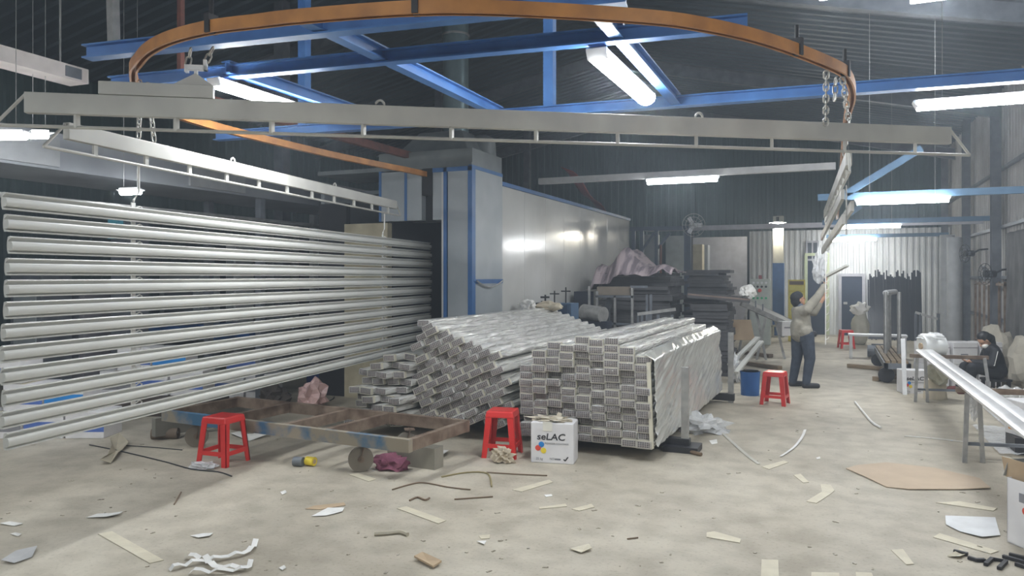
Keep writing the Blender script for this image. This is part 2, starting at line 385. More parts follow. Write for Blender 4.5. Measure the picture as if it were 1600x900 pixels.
# bulb over the control panel
b = thing('bulb_lamp', 'glowing bulb on the white pillar before the far wall', 'lamp', PY(1215, 356, YF - 2.3))
MB().lump((0, 0, 0), (.1, .1, .16), 0).build('bulb', EM('bulb_glow', (1, .97, .85), 70), b, 60)
MB().cyl((0, 0, .15), (0, 0, .2), .25, .06, 18).build('shade', lamp_house, b); MB().cyl((0, 0, .2), (0, 0, .32), .04).build('socket', blackm, b)

# ================================================================== CONVEYOR: rail, blue frame, carriers
ZRAIL = 3.25
rp = [(.12, 25, ZRAIL), (.12, 18, ZRAIL), (.12, 12, ZRAIL), (.12, 8.6, ZRAIL), (.13, 7.3, ZRAIL), (.15, 6.6, ZRAIL)] + [tuple(G(*p, ZRAIL)) for p in
     [(1325, 120), (1300, 101), (1200, 63), (1100, 39), (1000, 26), (800, 14), (650, 13), (480, 25), (400, 34), (330, 43), (270, 58), (235, 75), (218, 92)]] + \
     [(-4.56, 3.88, ZRAIL), (-5.08, 4.4, ZRAIL), (-5.38, 5.0, ZRAIL), (-5.5, 5.8, ZRAIL), (-5.5, 7.2, ZRAIL), (-5.4, 8.4, ZRAIL), (-5.3, 9.6, ZRAIL), (-5.3, 14, ZRAIL)]
rpath = smoothpath(rp, 5)
rail = thing('conveyor_rail', 'orange overhead conveyor rail curving in a big loop', 'rail')
t = .005; w, h = .026, .036
MB().sweep([(-w, h), (w, h), (w, -h), (w - .014, -h), (w - .014, -h + t), (w - t, -h + t), (w - t, h - t), (-w + t, h - t), (-w + t, -h + t), (-w + .014, -h + t), (-w + .014, -h), (-w, -h)], rpath).build('channel', orange, rail)
for px, py in [(332, 43), (652, 13), (1240, 76), (1316, 112)]:
    p = G(px, py, ZRAIL); q = min(range(len(rpath)), key=lambda i: (rpath[i] - p).length); d = rpath[q + 1] - rpath[q - 1]
    ang = math.atan2(d.y, d.x); m = MB(); m.obox((0, 0, .02), (.035, .075, .11)); m.cyl((0, 0, .07), (0, 0, .16), .014, n=8)
    o = m.build('clamp', blackm, rail, at=rpath[q]); o.rotation_euler = (0, 0, ang)
second = thing('return_rail', 'dull rusty red rail running beside the orange one into the oven', 'rail')
MB().beam((-5.95, 5.2, 3.62), (-5.62, 9.9, 3.55), .07, .1).build('channel', rustred, second)
MB().beam((-5.93, 5.6, 3.66), (-5.93, 5.6, 6.8), .05, .05).build('hanger', rustred, second)

fr = thing('overhead_gantry', 'blue steel beam grid carrying the conveyor loop', 'frame')
ZB = 3.43
for p0, p1, wd in [((-5.0, 3.86, ZB), (-1.1, 4.3, ZB), .1), ((-5.6, 4.55, ZB), (-.5, 5.06, ZB), .09), ((-6.6, 6.75, ZB), (1.9, 7.3, ZB), .11),
                   ((-3.08, 3.9, ZB + .02), (-3.08, 6.95, ZB + .02), .09), ((-4.4, 4.6, ZB + .02), (-4.36, 6.9, ZB + .02), .09), ((-1.33, 4.3, ZB + .02), (-1.34, 7.1, ZB + .02), .09)]:
    MB().ibeam(p0, p1, wd, .1).build('beam', bluep, fr)
for (x, y) in [(-2.57, 7.02), (-5.4, 6.83), (1.6, 7.28), (-4.75, 3.88)]:
    MB().beam((x, y, ZB + .04), (x - (.12 if y < 4 else 0), y, 6.9 if x < 0 else 5.9), .1 if y > 4 else .06, .1 if y > 4 else .06).build('hanger_post', bluep if y > 4 else galv, fr)

def link_mesh():
    m = MB(); P = []
    for i in range(16):
        a = 2 * math.pi * i / 16; P.append((math.cos(a) * .016, 0, math.sin(a) * .016 + (.014 if math.sin(a) >= 0 else -.014)))
    m.tube(P, .006, 6, True); me = m.mesh('link'); me.materials.append(chain_m); me.shade_smooth(); return me
LINK = link_mesh()
def chain(label, top, bot):
    top, bot = Vector(top), Vector(bot); t = thing('chain', label, 'chain', top, 0, 'hanging chains'); d = bot - top; n = max(2, int(d.length / .043))
    q = d.to_track_quat('-Z', 'Y')
    for i in range(n):
        o = bpy.data.objects.new('link', LINK); COL.objects.link(o); o.parent = t; o.location = d * ((i + .5) / n)
        e = q.to_matrix() @ Matrix.Rotation(R(90 * (i % 2)), 3, 'Z'); o.rotation_euler = e.to_euler()
    return t
def carrier(label, p0, p1, h=.125, ext=.17, tabs=11):
    """grey hollow bar with a thin rod slung below it on little tabs"""
    p0, p1 = Vector(p0), Vector(p1); t = thing('carrier_bar', label, 'carrier', (p0 + p1) / 2, 0, 'conveyor carrier bars'); d = (p1 - p0) / 2; u = d.normalized()
    MB().beam(-d, d, .05, h).build('bar', carrier_m, t, bevel=.004)
    zr = -h / 2 - .075
    MB().cyl(-d - u * ext + Vector((0, 0, zr)), d + u * ext + Vector((0, 0, zr)), .011, n=8).build('rod', carrier_m, t)
    for i in range(tabs):
        p = -d + 2 * d * ((i + .5) / tabs); MB().beam(p + Vector((0, 0, -h / 2)), p + Vector((0, 0, zr - .005)), .02, .03).build('tab', carrier_m, t)
    for k in (-1, 1): MB().cyl(d * k + Vector((0, 0, h / 2 - .01)), d * k + u * k * ext + Vector((0, 0, zr)), .01, n=8).build('end_strut', carrier_m, t)
    for k in (-.33, .37): MB().tube([d * k + Vector((0, 0, h / 2)) + u * (.028 * math.cos(a)) + Vector((0, 0, .035 * math.sin(a))) for a in [math.pi * i / 8 for i in range(9)]], .008).build('eye_loop', carrier_m, t)
    return t
b0, b1 = Vector((-4.447, 3.028, 2.84)), Vector((.80, 6.41, 2.84))
carrier('long grey carrier bar crossing the whole view under the loop', b0, b1)
bu = (b1 - b0).normalized()
pl = thing('carrier_plate', 'grey spreader plate with pointed top on the long carrier bar', 'plate', (-3.75, 3.48, 2.905), math.atan2(bu.y, bu.x))
MB().box(-.42, .24, -.03, .03, 0, .08).build('spreader', carrier_m, pl, bevel=.004)
o = MB().prism([(.0, .08), (.24, .08), (.135, .155)], -.012, .012).build('gusset', carrier_m, pl); o.rotation_euler = (R(90), 0, 0)
MB().box(.08, .2, -.02, .02, .175, .205).box(.07, .09, -.02, .02, .16, .205).box(.18, .2, -.02, .02, .175, .24).box(.125, .145, -.01, .01, .14, .18).build('trolley_hook', lamp_house, pl)
gp = Vector((-3.75, 3.48, 2.905)) + bu * .135
chain('short chain from the orange rail to the pointed plate, left one', gp - bu * .03 + Vector((0, 0, .31)), gp - bu * .05 + Vector((0, 0, .2)))
chain('short chain from the orange rail to the pointed plate, right one', gp + bu * .1 + Vector((0, 0, .32)), gp + bu * .06 + Vector((0, 0, .23)))
q = PD(1290, 195, 5.38); chain('left one of the chains holding the long bar at right', G(1291, 112, 3.2), q)
q2 = PD(1327, 195, 5.5); chain('right chain holding the long bar below the rail bend', G(1316, 122, 3.2), q2)
chain('short loose chain end dangling below the rail bend', G(1306, 122, 3.2), G(1304, 122, 3.2) + Vector((0, 0, -.16)))
# second carrier above the hanging slats
def rackpt(px, z):
    d = -4.217 / ((px - 800) / F - .266); p = PD(px, HOR, d); return Vector((p.x, p.y, z))
r0, r1 = rackpt(6, 0), rackpt(672, 0); ru = (r1 - r0).normalized(); rn = Vector((ru.y, -ru.x, 0))
carrier('pale carrier bar above the hanging slats at left', rackpt(103, 2.75), rackpt(618, 2.75), .11)
cp = rackpt(226, 2.82); chain('left one of two chains holding the pale bar at left', cp - ru * .05 + Vector((0, 0, .42)), cp - ru * .06)
chain('right one of two chains holding the pale bar at left', cp + ru * .03 + Vector((0, 0, .42)), cp + ru * .1)
carrier('carrier bar running away end-on beneath the right rail', (.13, 7.0, 2.8), (-.10, 13.1, 2.8), .12, .14)
for i, (dx, z) in enumerate(((-.03, 2.46), (.05, 2.36), (-.02, 2.25))):
    tag(MB().beam((.12 + dx, 7.4 + .1 * i, z + .08), (-.12 + dx, 12.9, z - .05), .03, .09).build('hung_profile', carrier_m), 'grey profile slung end-on below the right rail, %s one' % ('upper', 'middle', 'lower')[i], 'profile', 'profiles on the end-on carrier')
for i, y in enumerate((8.0, 12.4)):
    x = .13 - (y - 7) * .0377; tag(MB().tube([(x + .035, y, 2.68), (x + .035, y, 2.2), (x - .02, y, 2.19)], .007).build('hook_wire', chain_m), 'wire hook slinging profiles below the right rail, %s one' % ('near', 'far')[i], 'hook')
for y, nm in ((7.6, 'near'), (12.2, 'far')): chain('chain at the %s end of the end-on carrier bar' % nm, (.12, y, 3.2), (.13 - (y - 7) * .0377, y, 2.86))

# ------------------------------------------------------------------ hanging slats
def slat_profile():
    return [(.008, 0), (.015, .001), (.016, .008), (.008, .010), (-.006, .017), (.014, .018), (.022, .024), (.0255, .034), (.0265, .045), (.0255, .056), (.0225, .066), (.018, .0725), (.012, .074),
            (-.010, .073), (.006, .0905), (.013, .093), (.016, .099), (.012, .1035), (.002, .105), (-.010, .1), (-.015, .075), (-.017, .05), (-.015, .02), (-.008, 0)]
LSL = (r1 - r0).length
def slat_mesh(L, m=None):
    mb = MB(); mb.sweep([(p[0], p[1]) for p in slat_profile()], [(0, 0, 0), (0, L / 2, 0), (0, L, 0)]); return mb
lefts = [(5, 302), (8, 338), (14, 373.5), (10, 405), (9, 440), (8, 475), (4, 504), (2, 539), (3, 574), (5, 609), (2, 644), (8, 679)]
sm = slat_mesh(LSL).mesh('aluminium_profile'); sm.materials.append(slatm); sm.shade_smooth(); sm.set_sharp_from_angle(angle=R(28))
ang = math.atan2(ru.y, ru.x) - R(90)
for i in range(12):
    p = rackpt(lefts[i][0], 0); p.z = 2.30 - .1305 * i - .102
    o = bpy.data.objects.new('aluminium_profile', sm); COL.objects.link(o); o.location = p; o.rotation_euler = (0, 0, ang)
    tag(o, 'pale grey roller-door slat hanging in the rack, %s from the top' % ORD[i + 1], 'slat', 'slats hanging from the carrier')
for px, nm in ((222, 'near'), (604, 'far')):
    p = rackpt(px, 0) - rn * .03; t = thing('slat_hanger', 'white hook strip holding the slats at the %s end' % nm, 'hanger', p, ang, 'slat hangers')
    MB().tube([(0, 0, 2.615), (0, .0, 2.42), (-.0, -.05, 2.36), (0, -.05, 2.3)], .009).build('hook_rod', paper, t)
    MB().box(-.004, .004, -.075, -.035, .80, 2.34).build('strip', paper, t)
    for i in range(12):
        z = 2.30 - .1305 * i
        MB().tube([(0, -.03, z + .004), (0, .01, z + .018), (.012, .02, z + .006), (.012, .01, z - .004)], .005, 6).build('hook', paper, t)

# ================================================================== OVEN
ov = thing('curing_oven', 'long white panelled curing oven with blue trimmed grey entrance', 'oven', (-5.8, 9.4, 0))
def ob(name, x0, x1, y0, y1, z0, z1, mat, par=ov, bev=0):
    return MB().box(x0 + 5.8, x1 + 5.8, y0 - 9.4, y1 - 9.4, z0, z1).build(name, mat, par, bevel=bev)
YO, ZO = 9.4, 3.33
ob('front_panel', -5.06, -4.98, YO, YO + .12, 0, ZO, white_panel)
ob('front_panel', -4.96, -4.62, YO, YO + .12, 0, ZO - .04, grey_panel)
ob('front_panel', -5.2, -5.06, YO, YO + .12, 2.6, ZO, grey_panel)
ob('front_panel', -5.62, -5.38, YO, YO + .12, 2.6, ZO - .02, grey_panel)
ob('front_panel', -6.05, -5.66, YO, YO + .12, 2.6, ZO - .02, grey_panel)
ob('front_panel', -6.7, -5.95, YO, YO + .12, 0, 2.58, beige)
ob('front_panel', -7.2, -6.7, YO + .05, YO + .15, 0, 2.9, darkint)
for x in (-5.64, -6.07): ob('blue_trim', x - .02, x + .02, YO - .01, YO + .1, 2.6, ZO, bluetrim)
for x, w in ((-5.0, .05), (-4.61, .065)): ob('blue_trim', x - w / 2, x + w / 2, YO - .012, YO + .1, 0, ZO, bluetrim)
ob('blue_trim', -5.2, -4.58, YO - .012, YO + .1, ZO - .06, ZO, bluetrim)
ob('side_panel', -4.66, -4.59, YO + .03, YO + 1.06, 0, ZO, grey_panel)
ob('blue_trim', -4.64, -4.585, YO, YO + 1.06, ZO - .03, ZO + .02, bluetrim)
ob('blue_trim', -4.6, -4.582, YO, YO + 1.06, 1.70, 1.76, bluetrim)
c0, c1 = Vector((-4.56 + 5.8, .1, 1.74)), Vector((-4.56 + 5.8, 1.02, 1.74))
MB().tube([c0.lerp(c1, i / 10) + Vector((0, 0, -.09 * math.sin(math.pi * i / 10))) for i in range(11)], .012).build('sagging_cable', galv, ov)
ob('slot_guard', -5.36, -5.2, YO - .02, YO + .3, 2.95, ZO, darkint)  # solid near-black pieces for the shade in the open slot and its flare
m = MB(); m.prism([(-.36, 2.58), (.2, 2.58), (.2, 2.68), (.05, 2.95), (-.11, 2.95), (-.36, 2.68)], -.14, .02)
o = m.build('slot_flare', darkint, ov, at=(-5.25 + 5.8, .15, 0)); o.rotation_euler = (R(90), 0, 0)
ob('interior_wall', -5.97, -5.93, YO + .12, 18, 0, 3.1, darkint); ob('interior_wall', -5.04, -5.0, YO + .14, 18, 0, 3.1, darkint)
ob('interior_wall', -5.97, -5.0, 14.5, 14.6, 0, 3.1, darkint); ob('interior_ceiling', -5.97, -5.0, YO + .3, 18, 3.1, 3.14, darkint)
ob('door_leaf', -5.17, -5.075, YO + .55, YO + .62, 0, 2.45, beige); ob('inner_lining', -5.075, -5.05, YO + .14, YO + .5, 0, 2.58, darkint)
for i in range(8):
    y = 10.47 + i * .985; ob('wall_panel', -4.72, -4.63 - .0, y, y + .979, 0, 3.18, white_panel, bev=.004)
ob('top_rail', -4.75, -4.6, 10.46, 18.4, 3.18, 3.24, bluetrim); ob('roof_panel', -7.2, -4.7, 10.46, 18.36, 3.14, 3.2, grey_panel)
ob('end_panel', -7.2, -4.63, 18.36, 18.4, 0, 3.2, grey_panel); ob('far_side_panel', -7.2, -7.14, YO + .1, 18.36, 0, 3.2, grey_panel)
ob('entrance_roof', -7.2, -4.6, YO + .02, 10.46, ZO, ZO + .06, hood_m)
m = MB(); zb, zt = ZO + .06, 3.92
bx = [(-6.1, 9.46), (-4.62, 9.46), (-4.62, 10.44), (-6.1, 10.44)]; tx = [(-5.62, 9.75), (-4.92, 9.75), (-4.92, 10.3), (-5.62, 10.3)]
m.hexa([(x + 5.8, y - 9.4, zb) for x, y in bx] + [(x + 5.8, y - 9.4, zt) for x, y in tx]); m.build('hood', hood_m, ov, bevel=.02)
ob('hood_skirt', -6.12, -4.6, 9.44, 10.46, zb, zb + .2, hood_m)
m = MB(); m.cyl((.95, .9, zb + .05), (.95, .9, zb + .42), .22, .2, 18); m.lump((.95, .9, zb + .42), (.2, .2, .12), 0); m.build('fan_cowl', hood_m, ov, 50)
m = MB(); m.cyl((.45, 1.0, zt - .12), (.45, 1.0, 7.4), .2, n=20); m.build('exhaust_duct', M('duct_steel', (.2, .27, .29), .35, .5), ov, 50)
for z in (4.6, 5.5, 6.4): MB().cyl((.45, 1.0, z), (.45, 1.0, z + .03), .215, n=20).build('duct_joint', galv, ov, 50)
MB().grid(10, 4, lambda u, v: (-4.9 + .25 * v, 14.0 + 2.4 * u, 3.95 - .62 * u + .05 * math.sin(9 * u) - .1 * v)).build('red_sheet', M('faded_red_sheet', (.4, .1, .1), .7), None, 60, solid=.004)  # made-up sheet whose red stands for a faint reflection
tag(bpy.data.objects['red_sheet'], 'faded red sheet lying slanted above the white oven wall', 'sheet')

# ================================================================== WRAPPED BUNDLES
BW, BH, BL = .152, .071, 4.0
def bundle_body(L, seed):
    rnd = random.Random(seed); mb = MB(); c = .012
    base = [(-BW / 2 + c, -BH / 2), (0, -BH / 2), (BW / 2 - c, -BH / 2), (BW / 2, -BH / 2 + c), (BW / 2, BH / 2 - c), (BW / 2 - c, BH / 2), (0, BH / 2), (-BW / 2 + c, BH / 2), (-BW / 2, BH / 2 - c), (-BW / 2, -BH / 2 + c)]
    n = 14; k = len(base)
    for i in range(n + 1):
        for q in base:
            j = 1 + .03 * rnd.uniform(-1, 1); mb.v.append((q[0] * j, L * i / n, q[1] * j))
    for i in range(n):
        for j in range(k): mb.f.append((i * k + j, i * k + (j + 1) % k, (i + 1) * k + (j + 1) % k, (i + 1) * k + j))
    mb.f.append(tuple(n * k + j for j in range(k))); mb.f.append(tuple(range(k)))
    me = mb.mesh('film_wrap'); me.materials.append(wrapm); me.shade_smooth(); me.set_sharp_from_angle(angle=R(50)); return me
def end_grid():
    mb = MB(); a, b = BW / 2 - .01, BH / 2 - .008
    for i in range(7): x = -a + 2 * a * i / 6; mb.box(x - .0022, x + .0022, -.007, -.001, -b, b)
    for i in range(4): z = -b + 2 * b * i / 3; mb.box(-a, a, -.006, -.001, z - .0016, z + .0016)
    me = mb.mesh('slat_ends'); me.materials.append(M('mill_aluminium', (.42, .365, .345), .4, .4)); return me
def end_dark():
    mb = MB(); mb.box(-BW / 2 + .008, BW / 2 - .008, -.0012, .0, -BH / 2 + .006, BH / 2 - .006)  # flat dark plate, the shade inside the hollow ends put into colour
    me = mb.mesh('end_gaps'); me.materials.append(M('dark_hollow', (.05, .037, .033), .8)); return me
def end_film(seed):
    rnd = random.Random(seed); mb = MB(); a, b = BW / 2 + .001, BH / 2 + .001
    def f(u, v):
        e = min(u, 1 - u, v, 1 - v); return ((u - .5) * 2 * a, -.008 - min(1, e * 5) * (.006 + .016 * rnd.random()), (v - .5) * 2 * b)
    mb.grid(6, 4, f); me = mb.mesh('film_end'); me.materials.append(clear); return me
def end_tape():
    mb = MB(); a, b, t = BW / 2 + .002, BH / 2 + .002, .004
    for x0, x1, z0, z1 in ((-a, a, b - t, b), (-a, a, -b, -b + t), (-a, -a + t, -b, b), (a - t, a, -b, b)): mb.box(x0, x1, -.003, .035, z0, z1)
    me = mb.mesh('edge_band'); me.materials.append(M('cream_edge_tape', (.60, .57, .46), .45)); return me
BODY = [bundle_body(BL, i) for i in range(4)]; BODYS = [bundle_body(2.05, 9 + i) for i in range(2)]
EG, ED, EF, ET = end_grid(), end_dark(), [end_film(i) for i in range(4)], end_tape()
def bundle(loc, yaw, roll, label, group, short=False, pitch=0):
    t = thing('profile_bundle', label, 'bundle', loc, 0, group); t.rotation_euler = (pitch, roll, yaw)
    for nm, me in (('film_wrap', random.choice(BODYS if short else BODY)), ('slat_ends', EG), ('end_gaps', ED), ('film_end', random.choice(EF))) + ((('edge_band', ET),) if random.random() < .65 else ()):
        o = bpy.data.objects.new(nm, me); COL.objects.link(o); o.parent = t
# tidy stack at right
COLS = [10, 12, 13, 13, 14, 14, 14, 13, 12]; CZ = [.0, .016, .03, .012, .026, .008, .03, .014, .0]
for c, nrow in enumerate(COLS):
    for r in range(nrow):
        x = -3.04 + .1575 * c + BW / 2 + random.uniform(-.003, .003) + .035 * (1 - r / 13)
        sag = .012 * c * .3
        z = .135 + CZ[c] * min(1, r / 4) + .0735 * r + BH / 2
        bundle((x, 7.36 + random.uniform(-.05, .04) - .012 * c + .07 * (random.random() < .15), z), R(random.uniform(-.03, .03) - 1.2), R(random.uniform(-.6, .6)),
               'film-wrapped slat bundle in the tidy stack, %s row up, %s from the right' % (ORD[r + 1], ORD[9 - c]), 'bundles in the tidy stack')
# slumped pile at left: a lattice tipped to one side, clipped to the outline of the pile
outline = [(-4.98, .1), (-5.0, .70), (-4.82, .78), (-4.55, .95), (-4.32, 1.1), (-4.2, 1.27), (-3.95, 1.22), (-3.55, 1.08), (-3.3, .95), (-3.2, .75), (-3.13, .4), (-3.2, .1)]
def inside(x, z, P):
    r = False
    for i in range(len(P)):
        (x1, y1), (x2, y2) = P[i], P[i - 1]
        if (y1 > z) != (y2 > z) and x < (x2 - x1) * (z - y1) / (y2 - y1) + x1: r = not r
    return r
items = []
tilt = R(24)
for j in range(-30, 40):
    for i in range(-30, 40):
        u, v = i * .162 + (.08 if j % 2 else 0), j * .0765
        x = -4.1 + u * math.cos(tilt) - v * math.sin(tilt); z = .6 + u * math.sin(tilt) + v * math.cos(tilt)
        if x > -4.32 and inside(x, z - .04, outline) and z > .2 and inside(x + .05, z, outline): items.append((x, z, -tilt, j))
for j in range(9):
    for i in range(5):
        x = -4.96 + .166 * i + (.06 if j % 2 else 0); z = .17 + .088 * j
        if x < -4.36 and inside(x + .02, z + .02, outline): items.append((x, z, R(random.choice((-5, -3, 3, 5))), 100 + j))
items.sort(key=lambda t: (t[1]))
groups = {}
for it in items: groups.setdefault(round(it[1] / .09), []).append(it)
lvl = 0
for k in sorted(groups):
    lvl += 1
    for q, (x, z, rl, j) in enumerate(sorted(groups[k])):
        sh = x < -4.36
        y = 7.42 + random.uniform(-.06, .06) if not sh else 7.25 + random.uniform(-.22, .12) + .3 * max(0, (z - .35))
        bundle((x, y, z), R(random.uniform(-.04, .04) - 1 if not sh else random.uniform(-4.6, -3.4)), rl + R(random.uniform(-.8, .8)),
               'film-wrapped slat bundle in the slumped pile, %s layer up, %s from the left' % (ORD[lvl], ORD[min(q + 1, 18)]), 'bundles in the slumped pile', sh)
bundle((-4.27, 7.5, 1.27), R(-1.0), 0, 'single film-wrapped bundle lying on top of the slumped pile', 'bundles in the slumped pile')
# film sheet drawn over the side of the tidy stack
def sheetfn(u, v):
    y = 7.27 + 4.07 * u; z = .15 + .93 * v - .13 * v * max(0, .25 - u)
    p_, q_ = u * 4.07, v * .93; ac = q_ - p_ * .28; wr = .016 * (1 - 2.2 * abs(noise.noise(Vector((ac * 9, p_ * 1.1, 0))))) + .010 * (1 - 2 * abs(noise.noise(Vector((ac * 24, p_ * 2.6, 3))))) 
    return (-1.606 + .085 * u + .035 * (1 - v) + wr + (.0 if v < .93 else -(v - .93) * 1.4), y, z)
fs = MB().grid(170, 80, sheetfn).build('film_sheet', M('white_stretch_film', (.70, .70, .66), .17, .2, (.56, .56, .52), 3, spec=.9), None, 80, solid=.002)
tag(fs, 'wrinkled white plastic film covering the right side of the tidy stack', 'film')
ct = MB().beam((-1.60, 7.235, .14), (-1.632, 7.235, .97), .035, .03).build('edge_tape', MATS['cream_edge_tape']); tag(ct, 'cream tape strip down the front corner of the tidy stack', 'tape')
# stillage that carries the tidy stack
st = thing('stillage', 'galvanised stillage with upright posts under the tidy stack', 'rack', (-2.2, 9.5, 0))
for (x, y, z1) in ((-1.40, 7.9, .86), (-1.33, 11.15, 1.0)):
    MB().beam((x + 2.2, y - 9.5, .0), (x + 2.2, y - 9.5, z1), .075, .05).build('post', galv, st)
    MB().box(-.95, x + 2.2 + .05, y - 9.5 - .05, y - 9.5 + .05, .03, .125).build('cross_bearer', blackm, st)
MB().box(.6, .95, -1.75, -1.45, 0, .06).build('foot_plate', blackm, st)
# loose bundles left lying behind and on the stack
for k, (p0, p1, lab) in enumerate([(G(1140, 570, .3), PD(1184, 527, 13.4), 'pale aluminium slat leaning out behind the tidy stack, upper one'), (G(1150, 582, .2), PD(1190, 533, 13.2), 'pale aluminium slat leaning out behind the tidy stack, lower one')]):
    tag(MB().beam(p0, p1, .09, .03).build('loose_profile', slatm), lab, 'slat', 'loose slats behind the stack')

# ================================================================== CART
ct = thing('flat_cart', 'low rusty steel cart frame with worn blue front rail', 'cart', (-4.95, 6.35, 0), R(-4.5))
MB().box(-1.6, 1.6, -.52, -.46, .26, .375).build('front_rail', rustblue, ct); MB().box(-1.6, 1.6, .46, .52, .26, .375).build('back_rail', rust, ct)
for x in (-1.57, -.75, .1, .62, 1.57): MB().box(x - .03, x + .03, -.46, .46, .265, .37).build('cross_bar', rust, ct)
for x, y in ((.98, -.3), (-1.2, -.3), (.98, .32), (-1.2, .32)):
    wb = thing('caster', '', ''); [wb.__delitem__(k) for k in ('label', 'category')]; wb.parent = ct; wb.location = (x, y - (.1 if y < 0 else 0), 0); wb.rotation_euler = (0, 0, R(-48))
    MB().cyl((-.025, 0, .115), (.025, 0, .115), .115, n=24).build('wheel', M('worn_wheel', (.22, .19, .15), .7), wb, 40)
    MB().cyl((-.032, 0, .115), (.032, 0, .115), .03, n=10).build('hub', rust, wb)
    MB().beam((-.04, 0, .1), (-.04, .03, .27), .05, .006).beam((.04, 0, .1), (.04, .03, .27), .05, .006).box(-.05, .05, -.02, .08, .255, .265).build('fork', rust, wb)
MB().box(1.02, 1.56, -.05, .1, 0, .2).build('timber_block', M('grey_timber', (.3, .28, .23), .8), ct)

# ================================================================== RED STOOLS
def stool():
    t = thing('plastic_stool', '', 'stool', (0, 0, 0), 0, 'red plastic stools'); H, a, b = .46, .135, .175
    m = MB(); m.hexa([(-a - .012, -a - .012, H - .065), (a + .012, -a - .012, H - .065), (a + .012, a + .012, H - .065), (-a - .012, a + .012, H - .065), (-a, -a, H), (a, -a, H), (a, a, H), (-a, a, H)]); m.build('seat', redpl, t, bevel=.012)
    for sx in (-1, 1):
        for sy in (-1, 1):
            def L(k, z): e = a + (b - a) * (1 - z / H); return e
            m = MB(); e1, e0, w1, w0, th = L(0, H - .06), b, .062, .05, .012
            for ax in (0, 1):   # the leg is an angle: two walls meeting at the corner
                P = []
                for e, w, z in ((e0, w0, 0), (e1, w1, H - .06)):
                    if ax == 0: P += [(sx * e, sy * e, z), (sx * (e - w), sy * e, z), (sx * (e - w), sy * (e - th), z), (sx * e, sy * (e - th), z)]
                    else: P += [(sx * e, sy * e, z), (sx * (e - th), sy * e, z), (sx * (e - th), sy * (e - w), z), (sx * e, sy * (e - w), z)]
                m.hexa(P)
            m.build('leg', redpl, t)
    z0, z1 = .10, .14; e = a + (b - a) * (1 - .12 / H) - .012
    for k in range(4):
        o = MB().box(-e + .02, e - .02, e, e + .012, z0, z1).build('stretcher', redpl, t); o.rotation_euler = (0, 0, R(90 * k))
    return t
s0 = stool(); s0.location = (-3.06, 6.98, 0); s0.rotation_euler = (0, 0, R(10)); s0['label'] = 'red plastic stool between the cart and the printed white box'
p = G(352, 713); dup(s0, (p.x + .17, p.y - .2, 0), (0, 0, R(3)), 'red plastic stool standing before the cart at left')
p = G(1211, 631); dup(s0, (p.x, p.y, 0), (0, 0, R(-8)), 'red plastic stool near the standing worker and the blue drum')
p = G(1322, 544); dup(s0, (p.x, p.y, 0), (0, 0, R(15)), 'distant red plastic stool on the aisle near the far wall')

# ================================================================== CARTONS
def carton(label, loc, size, rz, mat=boxw, opened=False, group='white cartons'):
    w, d, h = size; t = thing('carton', label, 'box', loc, rz, group)
    if opened:
        m = MB(); k = .006
        m.box(-w / 2, w / 2, -d / 2, -d / 2 + k, 0, h).box(-w / 2, w / 2, d / 2 - k, d / 2, 0, h).box(-w / 2, -w / 2 + k, -d / 2, d / 2, 0, h).box(w / 2 - k, w / 2, -d / 2, d / 2, 0, h).box(-w / 2, w / 2, -d / 2, d / 2, 0, .008).build('body', mat, t)
    else: MB().box(-w / 2, w / 2, -d / 2, d / 2, 0, h).build('body', mat, t, bevel=.008)
    return t
def logo(t, w, h, yf, big=True):
    e = (R(90), 0, 0)
    writing('seLAC', w * .21, ink, t, (-w * .36, yf, h * .58), e, 1.15, .12, .0015)
    writing('POWDER COATINGS', w * .058, greyink, t, (-w * .17, yf, h * .47), e)
    for (x, z, mt) in ((-.25, .46, cy), (-.33, .37, rd), (-.2, .31, yl)):
        MB().cyl((w * x, yf, h * z), (w * x, yf - .0015, h * z), w * .065, n=18).build('logo_dot', mt, t)
    writing('25 kg', w * .075, greyink, t, (-w * .38, yf, h * .08), e)
    writing('NO.', w * .07, greyink, t, (-w * .06, yf, h * .09), e)
    MB().box(w * .06, w * .2, yf - .001, yf, h * .09, h * .13).build('number_print', greyink, t)
    MB().beam((w * .27, yf, h * .12), (w * .3, yf, h * .08), .002, .012).beam((w * .3, yf, h * .08), (w * .37, yf, h * .18), .002, .012).build('tick_mark', ink, t)
bx = carton('white printed powder carton with torn top in front of the tidy stack', (-2.50, 6.97, 0), (.42, .26, .39), R(9)); logo(bx, .42, .39, -.1315)
MB().lump((-.02, 0, .40), (.17, .09, .025), .6, 3, 3, .38).build('torn_flap', M('torn_kraft', (.62, .56, .45), .8), bx, 60)
MB().hexa([(.0, .0, .40), (.06, .0, .40), (.06, .02, .40), (0, .02, .40), (.03, .01, .47), (.07, .01, .46), (.07, .02, .46), (.03, .02, .47)]).build('torn_corner', MATS['torn_kraft'], bx)
MB().box(-.09, .0, -.1335, -.13, .31, .40).build('tape_patch', M('cream_tape', (.8, .78, .7), .4), bx)
b2 = carton('white printed carton by the far leg of the profile bench', (1.15, 13.2, 0), (.38, .26, .36), YAW - R(8)); logo(b2, .38, .36, -.1315)
b3 = carton('open white carton cut by the right edge of the picture', (1.36, 6.02, 0), (.44, .30, .44), R(32), opened=True); logo(b3, .44, .44, -.152)
MB().obox((-.2, .1, .50), (.005, .2, .14), (0, R(-12), 0)).build('flap', cardb, b3); MB().obox((0, .17, .5), (.42, .005, .13), (R(20), 0, 0)).build('flap', M('flap_inside', (.3, .31, .3), .8), b3)
MB().box(-.2215, -.22, -.05, .05, .3, .36).build('side_print', greyink, b3); MB().cyl((-.2215, 0, .25), (-.22, 0, .25), .025, n=14).build('side_mark', rd, b3)
b4 = carton('small white carton with an orange label at the right edge', (1.95, 9.2, .17), (.45, .4, .36), R(20))
